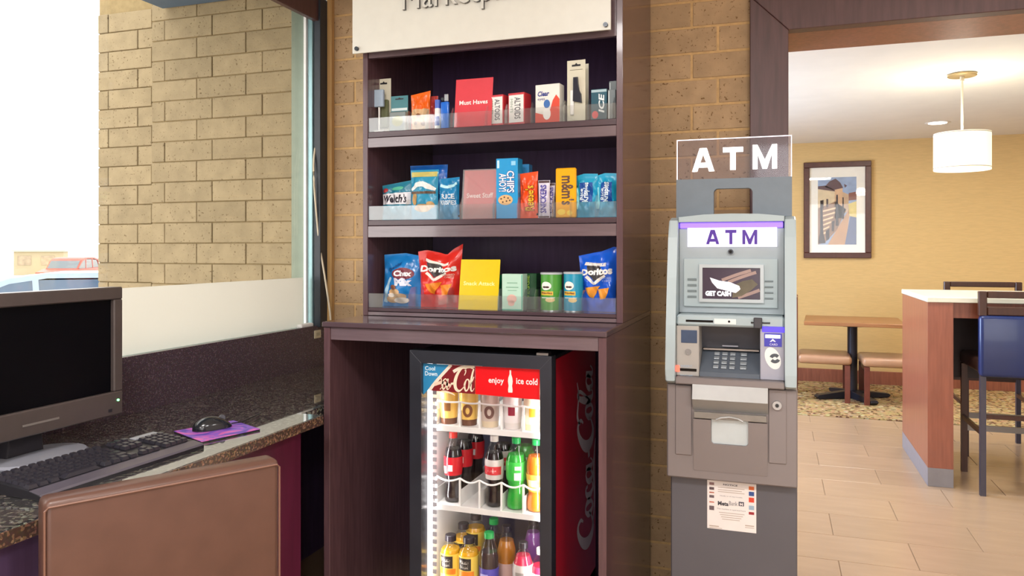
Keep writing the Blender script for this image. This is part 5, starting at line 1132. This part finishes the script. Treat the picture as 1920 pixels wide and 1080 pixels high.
# pendant lamp
pl = thing('pendant_lamp', 'white drum pendant lamp hanging over the tall table in the dining room', 'lamp', (1.093, 5.40, 0))
BRS = mt('aged_brass', '9a8a68', .4, .7, var=.05); SHD = bpy.data.materials.new('lit_shade'); SHD.use_nodes = True
_p = SHD.node_tree.nodes['Principled BSDF']; _p.inputs['Base Color'].default_value = lin('f2ecdc'); _p.inputs['Emission Color'].default_value = lin('f8f2e0'); _p.inputs['Emission Strength'].default_value = .38; _p.inputs['Roughness'].default_value = .8
MB().lathe([(.078, 2.412), (.082, 2.416), (.080, 2.427), (.04, 2.4295)], 28).build('canopy', BRS, pl, smooth=True)
MB().cyl((0, 0, 2.385), (0, 0, 2.4115), .013, 14).cyl((0, 0, 2.064), (0, 0, 2.385), .0065, 12).build('stem', mt('pale_stem', 'cfc8b4', .35, .3, var=0), pl, smooth=True)
b = MB(); n = 40
for z0_, z1_ in ((1.832, 2.062),):
    vs = [(r * math.cos(2 * math.pi * i / n), r * math.sin(2 * math.pi * i / n), z) for z, r in ((z0_, .157), (z1_, .157), (z1_, .152), (z0_, .152)) for i in range(n)]
    b.geom(vs, [(k * n + i, k * n + (i + 1) % n, ((k + 1) % 4) * n + (i + 1) % n, ((k + 1) % 4) * n + i) for k in range(4) for i in range(n)])
b.build('shade', SHD, pl, smooth=True)
MB().lathe([(.150, 1.838), (.150, 1.842)], 32).build('diffuser', mt('lit_diffuser', 'fff8e6', .5, var=0, emit=1.4), pl, smooth=True)
b = MB()
for z0_ in (1.8445, 2.0545):
    vs = [(r * math.cos(2 * math.pi * i / n), r * math.sin(2 * math.pi * i / n), z) for z, r in ((z0_, .1572), (z0_, .1588), (z0_ + .004, .1588), (z0_ + .004, .1572)) for i in range(n)]
    b.geom(vs, [(k * n + i, k * n + (i + 1) % n, ((k + 1) % 4) * n + (i + 1) % n, ((k + 1) % 4) * n + i) for k in range(4) for i in range(n)])
b.build('shade_trim', mt('grey_trim', 'a8a08c', .6, var=0), pl, smooth=True)
lo = bpy.data.lights.new('pendant_light', 'POINT'); lo.energy = 7; lo.color = (1, .9, .74); lo.shadow_soft_size = .06
o = bpy.data.objects.new('pendant_light', lo); COL.objects.link(o); o.location = (1.093, 5.40, 2.12)
p = PZ(1758, 230, 2.43); dl = thing('recessed_light', 'round recessed light in the dining ceiling beyond the pendant lamp', 'ceiling light', (p.x, p.y, 2.43))
MB().lathe([(.095, -.0035), (.10, -.0005), (.075, -.0004)], 28).build('trim_ring', WHITE, dl, smooth=True); MB().lathe([(.072, -.006), (.072, -.0037)], 24).build('lens', mt('lit_lens', 'fffaf0', .5, var=0, emit=5), dl, smooth=True)
# tall table
tb = thing('tall_table', 'tall dining table with white top and cherry wood panel legs', 'table', (1.6, 5.34, 0))
def tq(n, m, *a, bev=.001): return box(n, m, tb, *a, bev=bev, world=True)
tq('table_top', mt('white_solid_surface', 'e9ecdf', .25, var=.02), .812, 2.42, 4.876, 5.805, 1.043, 1.072, bev=.003)
tq('end_panel', mt('cherry_panel', '9b5c47', .32, var=.14, scale=8, stretch=(8, 8, .6), coat=.15), .817, .946, 4.884, 5.80, .105, 1.0425); tq('kick_plate', mt('brushed_kick', '8f8e96', .35, .1, var=.05), .8165, .9465, 4.8835, 5.8005, 0, .1045)
tq('end_panel', REDW, 2.28, 2.41, 4.884, 5.80, .105, 1.0425); tq('kick_plate', mt('brushed_kick', '8f8a8c'), 2.2795, 2.4105, 4.8835, 5.8005, 0, .1045)
tq('apron', REDW, .9465, 2.2795, 4.905, 4.93, .955, 1.0425); tq('apron', REDW, .9465, 2.2795, 5.755, 5.78, .955, 1.0425)
tq('inner_wall', mt('dark_inside', '2a1c1e', .5, var=.1), .9465, 2.2795, 5.33, 5.35, .56, .9545)
# bar stools
def stool(label, x, y, rz, seatm):
    t = thing('bar_stool', label, 'stool', (x, y, 0), rz, 'bar stools at the tall table')     # backrest towards local -y
    DW = mt('dark_walnut', '46291f', .35, var=.15, scale=9, stretch=(6, 6, .6)); SM = mt('blue_grey_leg', '4c4a58', .35, .2, var=.05)
    for sx_ in (-1, 1):
        MB().prism([(sx_ * .216 - .014, -.256), (sx_ * .216 + .014, -.256), (sx_ * .216 + .014, -.226), (sx_ * .216 - .014, -.226)], 'z', 0, .69).build('leg', SM, t)
        MB().prism([(sx_ * .205 - .016, .235), (sx_ * .205 + .016, .235), (sx_ * .205 + .016, .265), (sx_ * .205 - .016, .265)], 'z', 0, .655).build('leg', DW, t)
        MB().box(sx_ * .22 - .02, sx_ * .22 + .02, -.27, -.235, .98, 1.115, bev=.004).build('back_post', DW, t)
        MB().box(sx_ * .21 - .009, sx_ * .21 + .009, -.2255, .2345, .32, .345).build('stretcher', DW, t)
    MB().box(-.199, .199, -.27, -.237, 1.078, 1.115, bev=.004).build('top_rail', DW, t); MB().box(-.199, .199, -.27, -.237, .985, 1.03, bev=.004).build('lower_rail', DW, t)
    MB().box(-.238, .238, -.285, -.225, .652, .984, bev=.02, seg=3).build('backrest', seatm, t, smooth=True)
    MB().box(-.225, .225, -.222, .27, .656, .735, bev=.022, seg=3).build('seat', mt('brown_vinyl', '3c2a26', .4, var=.08), t, smooth=True)
    MB().box(-.1885, .1885, .24, .26, .25, .285).build('foot_rail', mt('steel_rail', '8a8684', .3, .5, var=0), t); MB().box(-.20, .20, -.25, -.232, .42, .442).build('stretcher', DW, t)
    return t
BLU = mt('blue_vinyl', '1c3068', .32, var=.08, scale=6, coat=.15)
stool('bar stool with blue backrest on the near side of the tall table', 1.285, 5.035, 0, BLU)
stool('bar stool facing us from the far side of the tall table', 1.375, 5.93, math.pi, BLU)
# small table and its two chairs
sm = thing('pedestal_table', 'small wood topped table on a black pedestal by the far dining wall', 'table', (.655, 7.53, 0), R(-3))
MB().box(-.40, .40, -.36, .36, .680, .712, bev=.004).build('table_top', mt('oak_top', '9c6a42', .3, var=.15, scale=6, stretch=(.6, 8, 8)), sm)
IR = mt('black_iron', '2a2a34', .4, .3, var=.05)
MB().cyl((0, 0, .03), (0, 0, .655), .042, 18).lathe([(.12, .655), (.15, .6795)], 20).build('pedestal', IR, sm, smooth=True)
for k in range(4):
    m4 = Matrix.Rotation(k * math.pi / 2 + .5, 4, 'Z'); MB().prism([(.0, .01), (.33, .01), (.35, .03), (.33, .045), (.0, .085)], 'y', -.035, .035, bev=.004, mat=m4).build('foot', IR, sm)
TANV = mt('tan_vinyl', 'b48a6a', .35, var=.06, scale=8, coat=.1); DR = mt('dark_cherry_leg', '6b3428', .35, var=.12)
def dchair(label, x, y, rz):
    t = thing('dining_chair', label, 'chair', (x, y, 0), rz, 'dining chairs at the small table')     # backrest towards local -y
    for sx_ in (-1, 1):
        for y_, hz in ((.215, .334), (-.215, .92)): MB().box(sx_ * .195 - .02, sx_ * .195 + .02, y_ - .022, y_ + .022, 0, hz, bev=.003).build('leg', DR, t)
    MB().box(-.225, .225, -.19, .25, .335, .415, bev=.03, seg=3).build('seat', TANV, t, smooth=True)
    MB().box(-.174, .174, -.225, -.195, .50, .92, bev=.01).build('backrest', TANV, t, smooth=True)
    MB().box(-.174, .174, .205, .225, .29, .3345).build('rail', DR, t)
dchair('tan seated dining chair left of the small table, partly behind the cash machine', .385, 7.47, R(-92)); dchair('tan seated dining chair right of the small table, partly behind the tall table', .955, 7.42, R(91))
